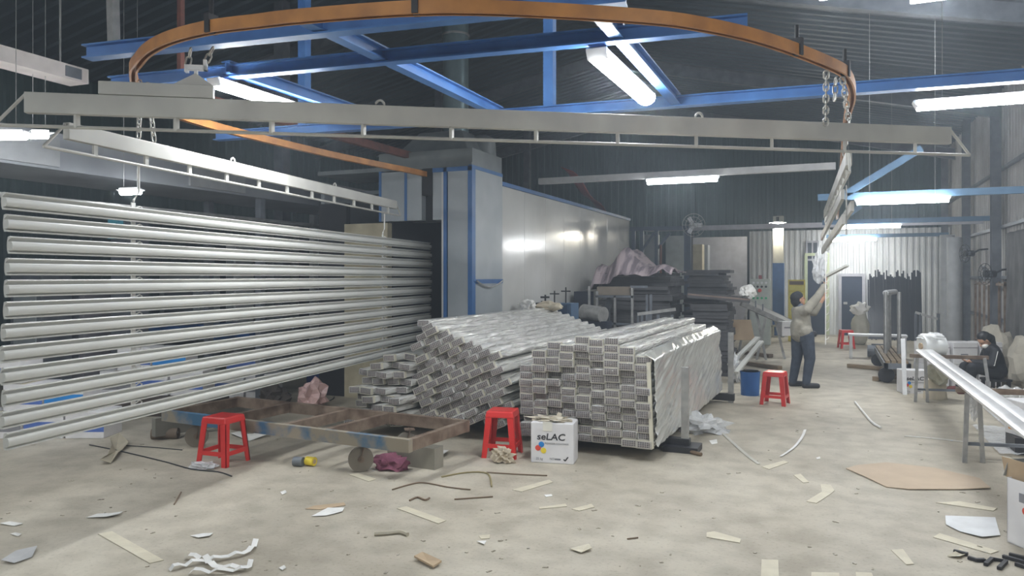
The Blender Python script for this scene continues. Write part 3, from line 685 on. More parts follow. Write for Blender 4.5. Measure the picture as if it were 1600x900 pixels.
MB().box(-.2265, -.225, -.14, .14, .05, .25).build('orange_label', M('orange_label', (.65, .3, .06), .5), b4); MB().box(-.2265, -.225, -.16, .16, .25, .28).build('red_stripe', rd, b4)
MB().box(1.7, 2.3, 9.0, 9.45, 0, .17).build('dark_pallet', blackm); tag(bpy.data.objects['dark_pallet'], 'dark low block under the orange-labelled carton', 'block')
# cartons beside the seated worker
for i, (x, y, z, w) in enumerate([(1.52, 14.3, 0, .40), (1.94, 14.48, 0, .40), (2.33, 14.64, 0, .36), (1.53, 14.3, .36, .40), (1.95, 14.48, .36, .4), (2.34, 14.64, .36, .36)]):
    c = carton('white carton left of the seated worker, %s row, %s from the left' % ('upper' if z else 'lower', ORD[i % 3 + 1]), (x, y, z), (w, .36, .355), YAW)
    MB().box(-w / 2 - .001, w / 2 + .001, -.182, -.18, .26, .28).build('tape', M('grey_tape', (.45, .43, .45), .5), c); MB().box(-w * .2, w * .1, -.1815, -.18, .12, .17).build('print', greyink, c)
# printed cartons behind the slats
bluebox = M('pale_blue_print', (.09, .17, .5), .5)
k = 0
for (px, py, st, h, z, lab) in [(130, 686, 2, .30, 0, 'white carton on the floor at the far left behind the slats'), (130, 686, 1, .30, 0, 'white carton with blue band, second from the left behind the slats'), (130, 686, 0, .30, 0, 'pinkish white carton whose corner shows below the lowest slat'),
                               (130, 686, 1.5, .3, .305, 'upper white carton with blue band seen between the lowest slats'), (130, 686, .5, .3, .305, 'upper white carton beside the blue banded one'), (130, 686, 2, .28, .61, 'topmost carton at the far left between the slats'),
                               (290, 648, 2, .32, .245, 'white carton on the dark pallet behind the slats'), (290, 648, 1, .32, .245, 'second white carton on the dark pallet behind the slats'), (290, 648, 0, .32, .245, 'third white carton on the dark pallet, with blue print'),
                               (290, 648, 1.5, .3, .57, 'upper white carton on the dark pallet stack'), (290, 648, .5, .3, .57, 'upper carton with dark print on the pallet stack'),
                               (405, 622, 1, .35, 0, 'pale carton farther back behind the slats'), (405, 622, 0, .35, 0, 'pale carton farthest right behind the slats'), (405, 622, .6, .3, .355, 'small carton with blue end on the pale ones')]:
    p = G(px, py) - Vector((CA, SA, 0)) * .46 * st; w = .43; c = carton(lab, (p.x - .08, p.y + .2, z), (w, .4, h), YAW + R(random.uniform(-1.5, 1.5)), group='cartons behind the hanging slats'); k += 1
    MB().box(-w / 2 - .001, w / 2 + .001, -.2015, -.2, h * .25, h * .62).build('printed_band', (bluebox, greyink, cy)[k % 3] if k % 2 else bluebox, c)
    MB().box(-.03, .03, -.203, .2, h - .001, h + .002).build('tape', tapem, c)
p = G(238, 649); tag(MB().obox((p.x - .08, p.y + .2, .12), (1.6, .6, .24), (0, 0, YAW)).build('pallet', M('dark_pallet_wood', (.07, .055, .045), .8)), 'dark pallet under white cartons behind the slats', 'pallet')
for i, (px, py, z) in enumerate([(170, 590, .75), (230, 585, .75), (290, 580, .75), (345, 575, .75)]):
    p = G(px, py + 25); t = thing('blue_crate', 'blue plastic crate behind the slats, %s from the left' % ORD[i + 1], 'crate', (p.x, p.y + .5, z), R(5), 'blue crates behind the slats')
    MB().box(-.3, .3, -.2, -.19, 0, .25).box(-.3, .3, .19, .2, 0, .25).box(-.3, -.29, -.2, .2, 0, .25).box(.29, .3, -.2, .2, 0, .25).box(-.3, .3, -.2, .2, 0, .01).build('shell', bluepl, t); MB().box(-.31, .31, -.21, .21, .23, .25).build('rim', bluepl, t)
pa, pb = G(140, 600), G(390, 590)
tb = thing('long_table', 'long grey table carrying blue crates behind the slats', 'table', ((pa.x + pb.x) / 2, (pa.y + pb.y) / 2 + .5, 0), math.atan2(pb.y - pa.y, pb.x - pa.x)); ln = (pb - pa).length
MB().box(-ln / 2, ln / 2, -.35, .35, .7, .75).build('table_top', grey_panel, tb)
for sx in (-1, 1):
    for sy in (-1, 1): MB().box(sx * (ln / 2 - .1) - .03, sx * (ln / 2 - .1) + .03, sy * .3 - .03, sy * .3 + .03, 0, .7).build('leg', steelgrey, tb)

# ================================================================== LEFT BACKGROUND
navym = M('navy_machine', (.035, .045, .07), .5, 0, (.02, .025, .04), 2)
tn = thing('wash_tunnel', 'raised grey wash tunnel in the gloom above the hanging slats', 'tunnel', (-8.3, 3, 0))
MB().box(-.6, .6, 0, 13, 2.95, 3.35).build('casing', M('grey_casing', (.3, .32, .34), .5, 0, (.2, .21, .23), 1.2), tn)
for y in (5.8, 8.6, 11.4): MB().box(.45, .55, y, y + .1, 0, 2.95).box(-.55, -.45, y, y + .1, 0, 2.95).build('leg', steelgrey, tn)
for y in (1.6, 4.4, 7.2, 10): MB().box(.6, .63, y, y + 1.0, 2.98, 3.3).build('hatch', M('grey_hatch', (.34, .35, .36), .5), tn)
MB().cyl((.62, 0, 2.62), (.62, 13, 2.62), .03, n=8).build('pipe', galv, tn)
for px, w, mt, lab in ((428, .2, grey_panel, 'grey sheet-metal column'), (450, .12, galv, 'shiny steel column'), (487, .06, lamp_house, 'thin pale pole'), (512, .06, lamp_house, 'right thin pale pole')):
    p = PY(px, 432, 12.6); tag(MB().box(p.x - w, p.x + w, 12.6, 12.6 + .2, 0, 2.9 if w > .1 else 3.4).build('support_column', mt), lab + ' standing behind the slats', 'column')
for px0, px1, h, lab in ((330, 405, 2.5, 'dark navy machine cabinet behind the slats, left of the grey column'), (455, 540, 2.7, 'dark navy machine cabinet behind the slats, beside the oven door')):
    a, b_ = PY(px0, 432, 13.2), PY(px1, 432, 13.2); t = thing('machine_cabinet', lab, 'cabinet', ((a.x + b_.x) / 2, 13.6, 0)); w = (b_.x - a.x) / 2
    MB().box(-w, w, -.3, .3, 0, h).build('body', navym, t, bevel=.01)
    for s in (-.5, .5): MB().box(w * s - w * .46, w * s + w * .46, -.315, -.3, .2, h - .15).build('door', navym, t)
    MB().box(-.03, .03, -.34, -.315, 1.1, 1.3).build('handle', galv, t)
for i, (px, y, w, z0, z1) in enumerate([(40, 7.6, .35, 0, 1.9), (110, 8.2, .3, 0, 1.7), (280, 10.4, .5, 0, 1.95), (360, 11, .12, 0, 2.5)]):
    p = PY(px, 432, y); t = thing('grey_machine', 'dim grey machine housing seen through the slats, %s from the left' % ORD[i + 1], 'machine', (p.x, y, 0))
    MB().box(-w, w, 0, .5, z0, z1).build('housing', (steelgrey, M('mauve_grey', (.26, .25, .28), .6), grey_panel, lamp_house)[i], t, bevel=.02); MB().box(-w * .7, w * .7, -.02, 0, z0 + .3, z1 - .2).build('front_plate', (grey_panel, steelgrey, steelgrey, grey_panel)[i], t)
p = PY(176, 315, 8); tag(MB().box(p.x - .16, p.x + .16, 8.1, 8.5, 0, 2.8).build('tall_locker', steelgrey), 'tall dark locker behind the small teal panel', 'locker'); tag(MB().box(p.x - .1, p.x + .1, 8, 8.1, 2.36, 2.75).build('teal_panel', M('teal_panel', (.1, .5, .68), .4)), 'small bright teal panel above the slats at left', 'panel')
tr = thing('cable_tray', 'white boxed duct slanting in at the upper left edge', 'duct')
q0, q1 = G(-60, 72, 3.75), G(124, 122, 3.75); MB().beam(q0, q1, .25, .14).build('duct', M('dusty_white', (.62, .57, .55), .6), tr)
qm = q0.lerp(q1, .78); qn = q0.lerp(q1, .93); off = Vector((.13, 0, 0)); MB().beam(qm + off, qn + off, .01, .1).build('grille', steelgrey, tr)
MB().cyl(q1 + Vector((0, -.2, .05)), q1 + Vector((0, -.2, 3.2)), .01, n=6).build('hanger_wire', galv, tr)
blm = M('dark_blue_bin', (.015, .03, .16), .45)
p = G(512, 606); t = thing('blue_bin', 'dark blue plastic bin behind the cart, left of the slumped pile', 'bin', (p.x - .25, p.y + .3, 0)); MB().box(-.26, .26, -.2, .2, 0, .3).build('tub', blm, t, bevel=.02); MB().box(-.28, .28, -.22, .22, .28, .32).build('rim', blm, t)
p = G(430, 632); tag(MB().lump((p.x, p.y, .12), (.2, .15, .14), .35, 2.5, 3, 0, 3).build('dark_bundle', M('dark_rag', (.09, .075, .065), .9)), 'dark crumpled rag heap behind the cart', 'rag')
p = G(487, 636); tag(MB().lump((p.x, p.y, .15), (.2, .14, .2), .4, 2.2, 3, 0, 5).build('plastic_bag', FILM('pink_bag', .85, (.75, .5, .47), .3, 8)), 'crumpled pink and white plastic bag beside the rag heap', 'bag')
tag(MB().tube([G(500 + 22 * math.cos(a), 620 + 8 * math.sin(a), .012) for a in [i * .35 for i in range(16)]], .008).build('hose_loop', blackm), 'loop of thin black hose on the floor by the bin', 'hose')
p = G(238, 686); d = Vector((.9, .45, 0)).normalized(); m = MB(); m.cyl(p + Vector((0, 0, .06)), p + d * .28 + Vector((0, 0, .06)), .06, n=20, cap=False); m.cyl(p + Vector((0, 0, .06)), p + d * .28 + Vector((0, 0, .06)), .045, n=20, cap=False)
tag(m.build('pipe_offcut', M('brown_tube', (.2, .15, .11), .7), None, 40), 'short brown pipe offcut lying below the lowest slat', 'pipe')
tag(MB().beam(G(240, 668, .15), G(420, 640, .15), .08, .2).build('timber_beam', M('grey_beam', (.26, .25, .22), .8)), 'long grey timber lying behind the left stool', 'timber')

# ================================================================== MIDDLE BACKGROUND
def pile(name, label, x0, x1, y0, y1, h, th, seed, jit=.06):
    rnd = random.Random(seed); t = thing(name, label, 'pile', ((x0 + x1) / 2, (y0 + y1) / 2, 0)); z = 0; w, d = (x1 - x0) / 2, (y1 - y0) / 2
    while z < h:
        k = th * rnd.uniform(.7, 1.3); a, b_ = rnd.uniform(-jit, jit), rnd.uniform(-jit, jit)
        o = MB().obox((a, b_, z + k / 2), (2 * w + rnd.uniform(-jit, jit), 2 * d, k * .93), (0, 0, R(rnd.uniform(-2, 2)))).build('sheet', darkfoam, t); z += k
    return t
pile('foam_pile', 'tall pile of dark sheets under the striped tarpaulin', -4.1, -2.75, 14.0, 15.2, 1.85, .07, 1)
pile('foam_pile', 'tall ragged pile of dark sheets behind the cardboard', -2.75, -1.95, 15.6, 16.6, 1.9, .06, 2, .1)
pile('foam_pile', 'lower dark sheet pile with overhanging top, right of the tall ones', -2.35, -1.72, 14.0, 14.8, 1.28, .07, 3, .03)
t = thing('foam_board', 'dark board overhanging the lower sheet pile', 'board', (-1.95, 14.35, 1.42), R(10)); MB().obox((0, 0, 0), (1.1, .8, .05), (R(3), R(5), 0)).build('board', darkfoam, t); MB().obox((0, -.4, .012), (1.08, .01, .03), (R(3), R(5), 0)).build('edge', M('dark_brown_edge', (.2, .15, .13), .8), t)
tag(MB().lump((-1.42, 14.4, 1.52), (.13, .1, .12), .3, 2, 3, None, 8).build('white_sack', paper), 'white bag on the end of the overhanging dark board', 'bag')
def striped():
    mt = M('striped_tarpaulin', (.40, .33, .35), .75, 0, (.17, .14, .16), 2.5, .8, 5, (3, .6, .6), lo=.45, hi=.55); return mt
def tarpfn(u, v):
    x = -4.30 + 1.62 * u; y = 13.78 + 1.5 * v
    top = 1.97 + .36 * math.exp(-((u - .40) / .15) ** 2) * (.4 + .6 * min(1, v * 3)) + .09 * noise.noise(Vector((u * 6, v * 3, 0))) + .035 * noise.noise(Vector((u * 26, v * 9, 2)))
    k = max(0, .22 - v) / .22; top -= k ** 1.3 * (.42 - .36 * min(1, max(0, u - .1) * 1.25)); e2 = max(0, .07 - u) / .07; e3 = max(0, u - .9) / .1
    return (x, y - .06 * k + .04 * noise.noise(Vector((u * 20, v * 3, 7))), max(1.55 if u < .1 else 1.66, top - .55 * e2 - .08 * e3))
tag(MB().grid(60, 24, tarpfn).build('tarpaulin', striped(), None, 70, solid=.008), 'crumpled grey-pink striped tarpaulin heaped over the dark sheets', 'tarpaulin')
rk = thing('steel_rack', 'grey tube rack standing before the tarpaulin pile', 'rack', (-3.9, 13.3, 0)); Z = lambda px, py: PY(px, py, 13.3)
for px, py in ((921, 447), (933, 455), (961, 462), (988, 450), (1011, 460), (1017, 460)):
    p = Z(px, py); MB().box(p.x + 3.9 - .02, p.x + 3.9 + .02, -.02, .02, 0, p.z).build('post', galv if px < 990 else steelgrey, rk)
for px0, px1, py in ((930, 990, 463), (985, 1012, 448), (928, 992, 505)):
    a, b_ = Z(px0, py), Z(px1, py); MB().box(a.x + 3.9, b_.x + 3.9, -.02, .02, a.z - .02, a.z + .02).build('rail', steelgrey, rk)
a, b_ = Z(932, 448), Z(984, 463); tag(MB().box(a.x, b_.x, 13.33, 13.6, b_.z + .02, a.z).build('cardboard_box', M('dull_cardboard', (.25, .21, .17), .8)), 'flat brown cardboard box on top of the tube rack', 'box')
lw = thing('low_rack', 'low grey rail frame just behind the tidy stack', 'rack', (-2.9, 12.4, 0)); Z = lambda px, py: PY(px, py, 12.4)
a, b_ = Z(996, 491), Z(1052, 484); MB().beam((a.x + 2.9, 0, a.z), (b_.x + 2.9, .2, b_.z), .05, .05).build('top_rail', galv, lw)
for px in (997, 1003, 1013, 1028, 1050): p = Z(px, 492); MB().box(p.x + 2.9 - .02, p.x + 2.9 + .02, 0, .04, 0, p.z).build('post', steelgrey, lw)
bm_ = thing('blue_machine', 'blue machine box behind the slumped pile by the oven wall', 'machine', (-4.15, 11.9, 0))
MB().box(-.24, .24, -.2, .2, 0, 1.36).build('body', M('dull_blue', (.07, .13, .22), .5), bm_, bevel=.01)
MB().box(-.18, .18, -.215, -.2, 1.1, 1.33).build('recess', M('dark_blue', (.03, .07, .14), .5), bm_)
MB().box(-.06, -.03, -.25, -.2, 1.12, 1.24).box(-.1, .1, -.24, -.2, 1.16, 1.18).build('bracket', galv, bm_)
for x, h in ((-.12, .2), (.08, .26)): MB().cyl((x, 0, 1.36), (x, 0, 1.36 + h), .012, n=8).beam((x - .08, 0, 1.36 + h * .75), (x + .08, 0, 1.36 + h * .75), .03, .02).build('clamp_screw', blackm, bm_)
vb = thing('vice_bench', 'small dark vice with crossbar beside the blue machine', 'vice', (-4.38, 11.62, 0)); MB().box(-.16, .16, -.05, .05, 1.26, 1.31).box(-.1, .12, -.05, .05, 1.34, 1.37).box(-.02, .02, -.02, .02, 0, 1.4).build('base', blackm, vb); MB().cyl((.05, 0, 1.31), (.05, 0, 1.5), .015).beam((-.03, 0, 1.46), (.12, 0, 1.46), .03, .03).build('screw', blackm, vb)
tag(MB().lump((-4.12, 11.2, 1.33), (.22, .14, .08), .2, 2, 3, None, 2).build('cloth_sack', M('tan_cloth', (.55, .48, .36), .9)), 'tan cloth bag on the far end of the slumped pile', 'bag')
tag(MB().lump((-4.42, 11.0, 1.34), (.13, .12, .1), .25, 2, 3, None, 4).build('paper_sack', paper), 'white crumpled bag on the far end of the slumped pile', 'bag')
p = PY(908, 465, 13.9); tag(MB().box(p.x - .08, p.x + .22, 13.7, 14.0, .9, p.z + .12).build('dark_case', navym), 'dark case standing behind the blue machine', 'case')
p = PY(935, 488, 12.8); m = MB(); m.cyl(p + Vector((-.3, .1, 0)), p + Vector((.12, -.1, -.04)), .14, n=20); o = m.build('metal_drum', galv, None, 40); tag(o, 'shiny metal drum lying on its side in the tube rack', 'drum')
tag(MB().box(p.x - .3, p.x + .2, 12.65, 12.95, 0, p.z - .15).build('drum_block', navym), 'dark block under the lying metal drum', 'block')
p = PY(951, 475, 13.6); tag(MB().lump((p.x, 13.6, p.z), (.06, .06, .14), .1).cyl((p.x, 13.6, .4), (p.x, 13.6, p.z), .03).build('floor_lamp_head', steelgrey, None, 60), 'small grey motor on a rod inside the tube rack', 'motor')
# framed bay with braces between oven end and partition
Z = lambda px, py: PY(px, py, 19.2)
bay = thing('bay_frame', 'dark blue-grey post frame with knee braces beyond the oven', 'frame', (-4, 19.2, 0)); ztop = Z(1030, 360).z
for px in (990, 1003, 1026, 1072, 1077): p = Z(px, 400); MB().box(p.x + 4 - .045, p.x + 4 + .045, -.05, .05, 0, ztop).build('post', M('slate_post', (.08, .11, .16), .5), bay)
for pa, pb in (((1003, 392), (1022, 364)), ((1028, 388), (1047, 364))):
    a, b_ = Z(*pa), Z(*pb); MB().beam((a.x + 4, 0, a.z), (b_.x + 4, 0, b_.z), .06, .06).build('brace', MATS['slate_post'], bay)
a, b_ = Z(985, 360), Z(1080, 360); MB().box(a.x + 4, b_.x + 4, -.05, .05, ztop, ztop + .1).build('top_beam', MATS['slate_post'], bay)
for i, (px0, px1, y, z1, mt) in enumerate([(1005, 1026, 20.5, 2.95, grey_panel), (1040, 1070, 20.5, 2.9, M('pale_grey_box', (.5, .54, .52), .5)), (1080, 1097, 21.5, 2.7, beige), (1097, 1106, 22, 2.7, grey_panel)]):
    a, b_ = PY(px0, 432, y), PY(px1, 432, y); t = thing('wall_cabinet', 'tall pale panel cabinet beyond the oven, %s from the left' % ORD[i + 1], 'cabinet', ((a.x + b_.x) / 2, y + .2, 0)); w = (b_.x - a.x) / 2
    MB().box(-w, w, -.2, .2, 0, z1).build('body', mt, t); MB().box(-w * .9, w * .9, -.215, -.2, .1, z1 - .1).build('door', mt, t)
p = PY(1030, 402, 19.1); tag(MB().cyl((p.x + .05, 19.05, 0), (p.x + .05, 19.05, 2.6), .03, n=8).build('red_pipe', rustred), 'thin rusty red pipe on the bay frame', 'pipe')
fn = thing('standing_fan', 'round wire-guard fan mounted high before the pale cabinets', 'fan', PY(1083, 352, 18.8), YAW)
m = MB()
for r_ in (.28, .2, .1): m.tube([(r_ * math.cos(a), -.06, r_ * math.sin(a)) for a in [2 * math.pi * i / 24 for i in range(24)]], .006, 5, True)
for i in range(12): a = math.pi * i / 6; m.cyl((0, -.07, 0), (.28 * math.cos(a), -.06, .28 * math.sin(a)), .004, n=4)
m.build('guard', galv, fn)
for i in range(3): a = 2 * math.pi * i / 3; MB().obox((.12 * math.cos(a), -.02, .12 * math.sin(a)), (.2, .006, .1), (.2, -a, 0)).build('blade', lamp_house, fn)
MB().cyl((0, -.02, 0), (0, .18, 0), .07).build('motor', galv, fn); MB().box(-.02, .02, .1, .14, -fn.location.z, 0).build('pole', blackm, fn)

# ================================================================== FAR END
yk = YF - 2.2
pil = thing('pillar', 'concrete pillar, white above and blue below, before the far wall', 'pillar', PY(1216, 432, yk))
pil.location.z = 0; w = PY(1225, 432, yk).x - PY(1216, 432, yk).x
zb = PY(1216, 411, yk).z
MB().box(-w, w, -.02, .2, 0, zb).build('blue_base', M('blue_wall_paint', (.07, .17, .42), .6), pil); MB().box(-w * .9, w * .9, -.01, .2, zb, 3.6).build('shaft', M('dirty_white_paint', (.68, .66, .56), .7), pil)
cp_ = thing('control_cabinet', 'pale control cabinet with coloured buttons by the blue pillar', 'cabinet', PY(1188, 432, 21)); cp_.location.z = 0
w = (PY(1204, 432, 21).x - PY(1172, 432, 21).x) / 2; zt = PY(1188, 436, 21).z
MB().box(-w, w, -.15, .15, 0, zt).build('body', M('pale_green_grey', (.5, .54, .5), .5), cp_, bevel=.01); MB().box(-w * .92, w * .92, -.162, -.15, .1, zt - .05).build('door', MATS['pale_green_grey'], cp_)
grn = M('green_button', (.02, .45, .2), .4)
for i in range(4):
    for j, (z, mt) in enumerate(((zt - .2, ink), (zt - .1, lamp_house), (zt - .5, grn))):
        x = -w * .6 + i * w * .4; MB().cyl((x, -.162, z), (x, -.185, z), .03, n=10).build('button', mt, cp_)
MB().cyl((0, -.162, zt - .3), (0, -.2, zt - .3), .05, n=12).build('stop_button', rd, cp_); MB().box(-.04, .04, -.05, .02, zt, zt + .1).build('warning_light', M('dark_red_light', (.35, .08, .1), .4), cp_)
yc = thing('yellow_cabinet', 'yellow tool cabinet with dark top behind the standing worker', 'cabinet', PY(1245, 432, 22.5)); yc.location.z = 0
w = (PY(1258, 432, 22.5).x - PY(1232, 432, 22.5).x) / 2; zt = PY(1245, 437, 22.5).z
ylm = M('yellow_paint', (.62, .52, .06), .5); MB().box(-w, w, -.2, .2, 0, zt).build('body', ylm, yc); MB().box(-w * .85, w * .85, -.215, -.2, zt - .14, zt - .04).build('display', M('dark_brown', (.12, .07, .03), .5), yc)
for k in range(5): MB().box(-w * .85, w * .85, -.22, -.2, zt - .3 - .17 * k, zt - .17 - .17 * k).build('drawer', M('yellow_drawer', (.66, .6, .12), .5), yc)
p = PY(1231, 490, 17); wbx = carton('white box with grey print behind the standing worker', (p.x, 17, .55), (.34, .25, .30), YAW); MB().box(-.12, .06, -.127, -.125, .16, .19).build('print', greyink, wbx)
rb = thing('sloping_bench', 'long grey roller bench sloping down behind the standing worker', 'bench')
a, b_ = PD(1158, 474, 16.0), PD(1250, 516, 16.6); off = Vector((.12, .45, 0))
MB().beam(a, b_, .06, .1).build('side_rail', galv, rb); MB().beam(a + off, b_ + off, .06, .1).build('side_rail', galv, rb); MB().hexa([a + Vector((0, 0, .03)), b_ + Vector((0, 0, .03)), b_ + off + Vector((0, 0, .03)), a + off + Vector((0, 0, .03)), a + Vector((0, 0, .06)), b_ + Vector((0, 0, .06)), b_ + off + Vector((0, 0, .06)), a + off + Vector((0, 0, .06))]).build('deck', M('grey_deck', (.33, .32, .29), .6), rb)
for u in (.1, .42): p = a.lerp(b_, u); MB().beam(p, (p.x - .2, p.y, 0), .05, .05).beam(p + off, (p.x + .35, p.y + .4, 0), .05, .05).build('leg', galv, rb)
for u in (.12, .24, .36): p = a.lerp(b_, u); MB().cyl(p, p + Vector((0, 0, .2)), .015, n=6).build('peg', steelgrey, rb)
for i, px in enumerate((1195, 1213)):
    p = G(px, 527); t = thing('cube_frame', 'small open steel cube frame below the sloping bench, %s one' % ('left', 'right')[i], 'frame', p, YAW); s = .14
    m = MB()
    for x in (-s, s):
        for y in (-s, s): m.box(x - .02, x + .02, y - .02, y + .02, 0, .36)
    m.build('legs', galv, t)
    for z in (.02, .34): MB().box(-s, s, -s - .02, -s + .02, z - .02, z + .02).box(-s, s, s - .02, s + .02, z - .02, z + .02).box(-s - .02, -s + .02, -s, s, z - .02, z + .02).box(s - .02, s + .02, -s, s, z - .02, z + .02).build('ring', galv, t)
p = PD(1155, 530, 14.5); tag(MB().obox((p.x, p.y, p.z + .18), (.52, .012, .45), (R(-35), 0, YAW)).build('cardboard_sheet', cardb), 'brown cardboard sheet leaning behind the tidy stack', 'cardboard')
for i in range(38):
    px = 1357 + i * 2.2; p = PY(px, 432, 24.2 + random.uniform(-.25, .25)); z = random.uniform(1.7, 2.0)
    tag(MB().beam((p.x, p.y - .3, 0), (p.x + random.uniform(-.004, .004), p.y + .1, z), .038, .03).build('black_profile', M('black_anodised', (.02, .022, .03), .25, .3)), 'tall black profile leaning by the far wall, %s from the left' % ORD[i + 1], 'profile', 'black profiles leaning in a row')
wbg = thing('powder_sack', 'tall pale sack with folded white top near the black profiles', 'sack', PY(1344, 432, 22)); wbg.location.z = 0
MB().lump((0, 0, .4), (.22, .18, .5), .1, 2, 3, 0).build('sack_body', M('tan_sack', (.5, .48, .4), .8), wbg, 60); MB().lump((0, 0, .95), (.22, .16, .16), .3, 2, 3).build('folded_top', paper, wbg, 60)
tro = thing('tube_trolley', 'grey trolley with upright tubes and a timber slatted bed', 'trolley', (1.1, 15.5, 0))
for x, y in ((-.2, -.15), (-.12, .6), (-.05, 1.2), (.02, -.15)): MB().cyl((x, y, 0), (x, y, 1.52), .035, n=10).build('upright', galv, tro)
MB().cyl((-.2, -.15, 1.5), (.05, 1.2, 1.5), .05, n=10).build('top_pad', lamp_house, tro)
for k in range(4): MB().box(-.28 + k * .09, -.21 + k * .09, -1.5, 1.6, .36, .40).build('plank', wood, tro)
MB().box(-.3, .1, -1.5, -1.42, .26, .36).box(-.3, .1, 1.5, 1.58, .26, .36).box(.04, .1, -1.5, 1.58, .26, .36).box(-.3, -.24, -1.5, 1.58, .26, .36).build('bed_frame', steelgrey, tro)
for x, y in ((-.25, -1.2), (.06, -1.2), (-.25, 1.3), (.06, 1.3)): MB().cyl((x, y - .03, .13), (x, y + .03, .13), .13, n=14).build('wheel', blackm, tro)
pf = thing('pipe_rack', 'grey pipe frame with top rail before the right wall', 'frame', (1.95, 17.4, 0)); Z = lambda px, py: PY(px, py, 17.4)
for px in (1431, 1438, 1466): p = Z(px, 490); MB().cyl((p.x - 1.95, 0, 0), (p.x - 1.95, 0, p.z), .03, n=8).build('post', steelgrey, pf)
a, b_ = Z(1430, 488), Z(1467, 499); MB().beam((a.x - 1.95, 0, a.z), (b_.x - 1.95, 0, b_.z), .05, .05).build('top_rail', galv, pf)
p = G(1363, 558); tag(MB().cyl((p.x - .1, p.y, .14), (p.x + .1, p.y, .14), .13, n=16).box(p.x - .02, p.x + .3, p.y - .02, p.y + .02, .26, .3).build('hand_winch', steelgrey), 'small dark winch on the floor left of the tube trolley', 'winch')
p = G(1345, 560); lt = thing('low_table', 'low pale bench left of the tube trolley', 'bench', (p.x, p.y, 0)); MB().box(-.25, .9, -.2, .2, .5, .54).build('top', lamp_house, lt); [MB().box(x - .03, x + .03, -.18, .18, 0, .5).build('leg', lamp_house, lt) for x in (-.2, .85)]

# ================================================================== RIGHT SIDE
def stand(label, x, y, z):
    t = thing('profile_stand', label, 'stand', (x, y, 0), 0, 'stands under the long slats')
    for dx in (-.07, .09): MB().beam((dx, dx * .4, 0), (dx * .6, 0, z), .04, .04).build('leg', galv, t)
    MB().beam((-.14, 0, z), (.3, 0, z), .05, .05).build('cross_bar', rust, t)
    for dx in (.9,): MB().beam((dx, .2, 0), (dx - .1, .1, z), .04, .04).build('leg', galv, t)
    MB().beam((-.05, 0, .18), (.9, .18, .18), .03, .03).build('brace', steelgrey, t); MB().beam((.2, 0, z), (.85, .12, z), .05, .05).build('cross_bar', rust, t)
    return t
stand('near steel stand under the long pale slats', 1.25, 8.46, .70); stand('far steel stand under the long pale slats', 1.17, 12.25, .66)
sm2 = slat_mesh(7.05).mesh('long_profile'); sm2.materials.append(M('white_aluminium', (.6, .6, .6), .3)); sm2.shade_smooth(); sm2.set_sharp_from_angle(angle=R(28))
for i, nm in enumerate(('left', 'right')):
    o = bpy.data.objects.new('long_profile', sm2); COL.objects.link(o); o.location = (1.17 + i * .115, 5.1 + .05 * i, .745); o.rotation_euler = (0, R(85), R(.6)); tag(o, 'long pale slat lying on the bench stands, %s one' % nm, 'slat', 'long slats on the bench')
rl = thing('film_roll', 'thick roll of clear white film on the far bench stand', 'roll', (1.33, 12.35, .80), YAW)
MB().cyl((-.16, 0, 0), (.14, 0, 0), .15, n=28).build('roll', M('white_film_roll', (.82, .83, .82), .25), rl, 40); MB().cyl((-.18, 0, 0), (.16, 0, 0), .045, n=14).build('core', cardb, rl)
MB().lump((1.33 - 1.33, .02, .13), (.16, .15, .06), .3, 2, 3).build('loose_film', filmheap, rl, 60)
p = PD(1522, 615, 7.45); tag(MB().lump((p.x - .0, p.y, .55), (.05, .05, .15), .3, 3, 3).build('film_wad', filmheap), 'wad of clear film wound round the near stand', 'film')
tag(MB().cyl((1.45, 9.62, .46), (2.6, 10.3, .46), .07, n=16).build('wrapped_tube', wrapm, None, 40), 'film-wrapped tube lying across behind the near stand', 'tube')
def heap(u, v):
    x = 1.9 + 1.15 * u; y = 9.7 + 3.2 * v; e = min(u, 1 - u, v, 1 - v) * 5
    return (x, y, .01 + min(1, e) * (.22 + .12 * noise.noise(Vector((u * 4, v * 8, 1))) + .07 * noise.noise(Vector((u * 14, v * 26, 2)))))
tag(MB().grid(40, 80, heap).build('film_heap', filmheap, None, 60), 'heap of crumpled clear film on the floor by the seated worker', 'film')
tag(MB().grid(20, 30, lambda u, v: (1.55 + .75 * u, 8.9 + 1.6 * v, .02 + .03 * abs(noise.noise(Vector((u * 5, v * 7, 4)))))).build('film_sheet_flat', filmheap, None, 60), 'flat sheet of grey film on the floor under the bench', 'film')
tag(MB().lump((1.45, 12.5, .42), (.16, .2, .16), .3, 2, 3).build('scrap_bag', M('dull_yellow_green', (.42, .4, .3), .8)), 'dull bag of scraps hanging under the film roll', 'bag')
tag(MB().beam((1.02, 12.9, 0), (1.0, 13.0, .85), .06, .03).build('white_board', lamp_house), 'narrow white board standing by the film roll', 'board')
tag(MB().cyl((1.4, 12.7, 0), (1.4, 12.7, .28), .16, .14, 20).build('bucket', M('cream_plastic', (.62, .55, .42), .5), None, 40), 'cream bucket under the far bench stand', 'bucket')
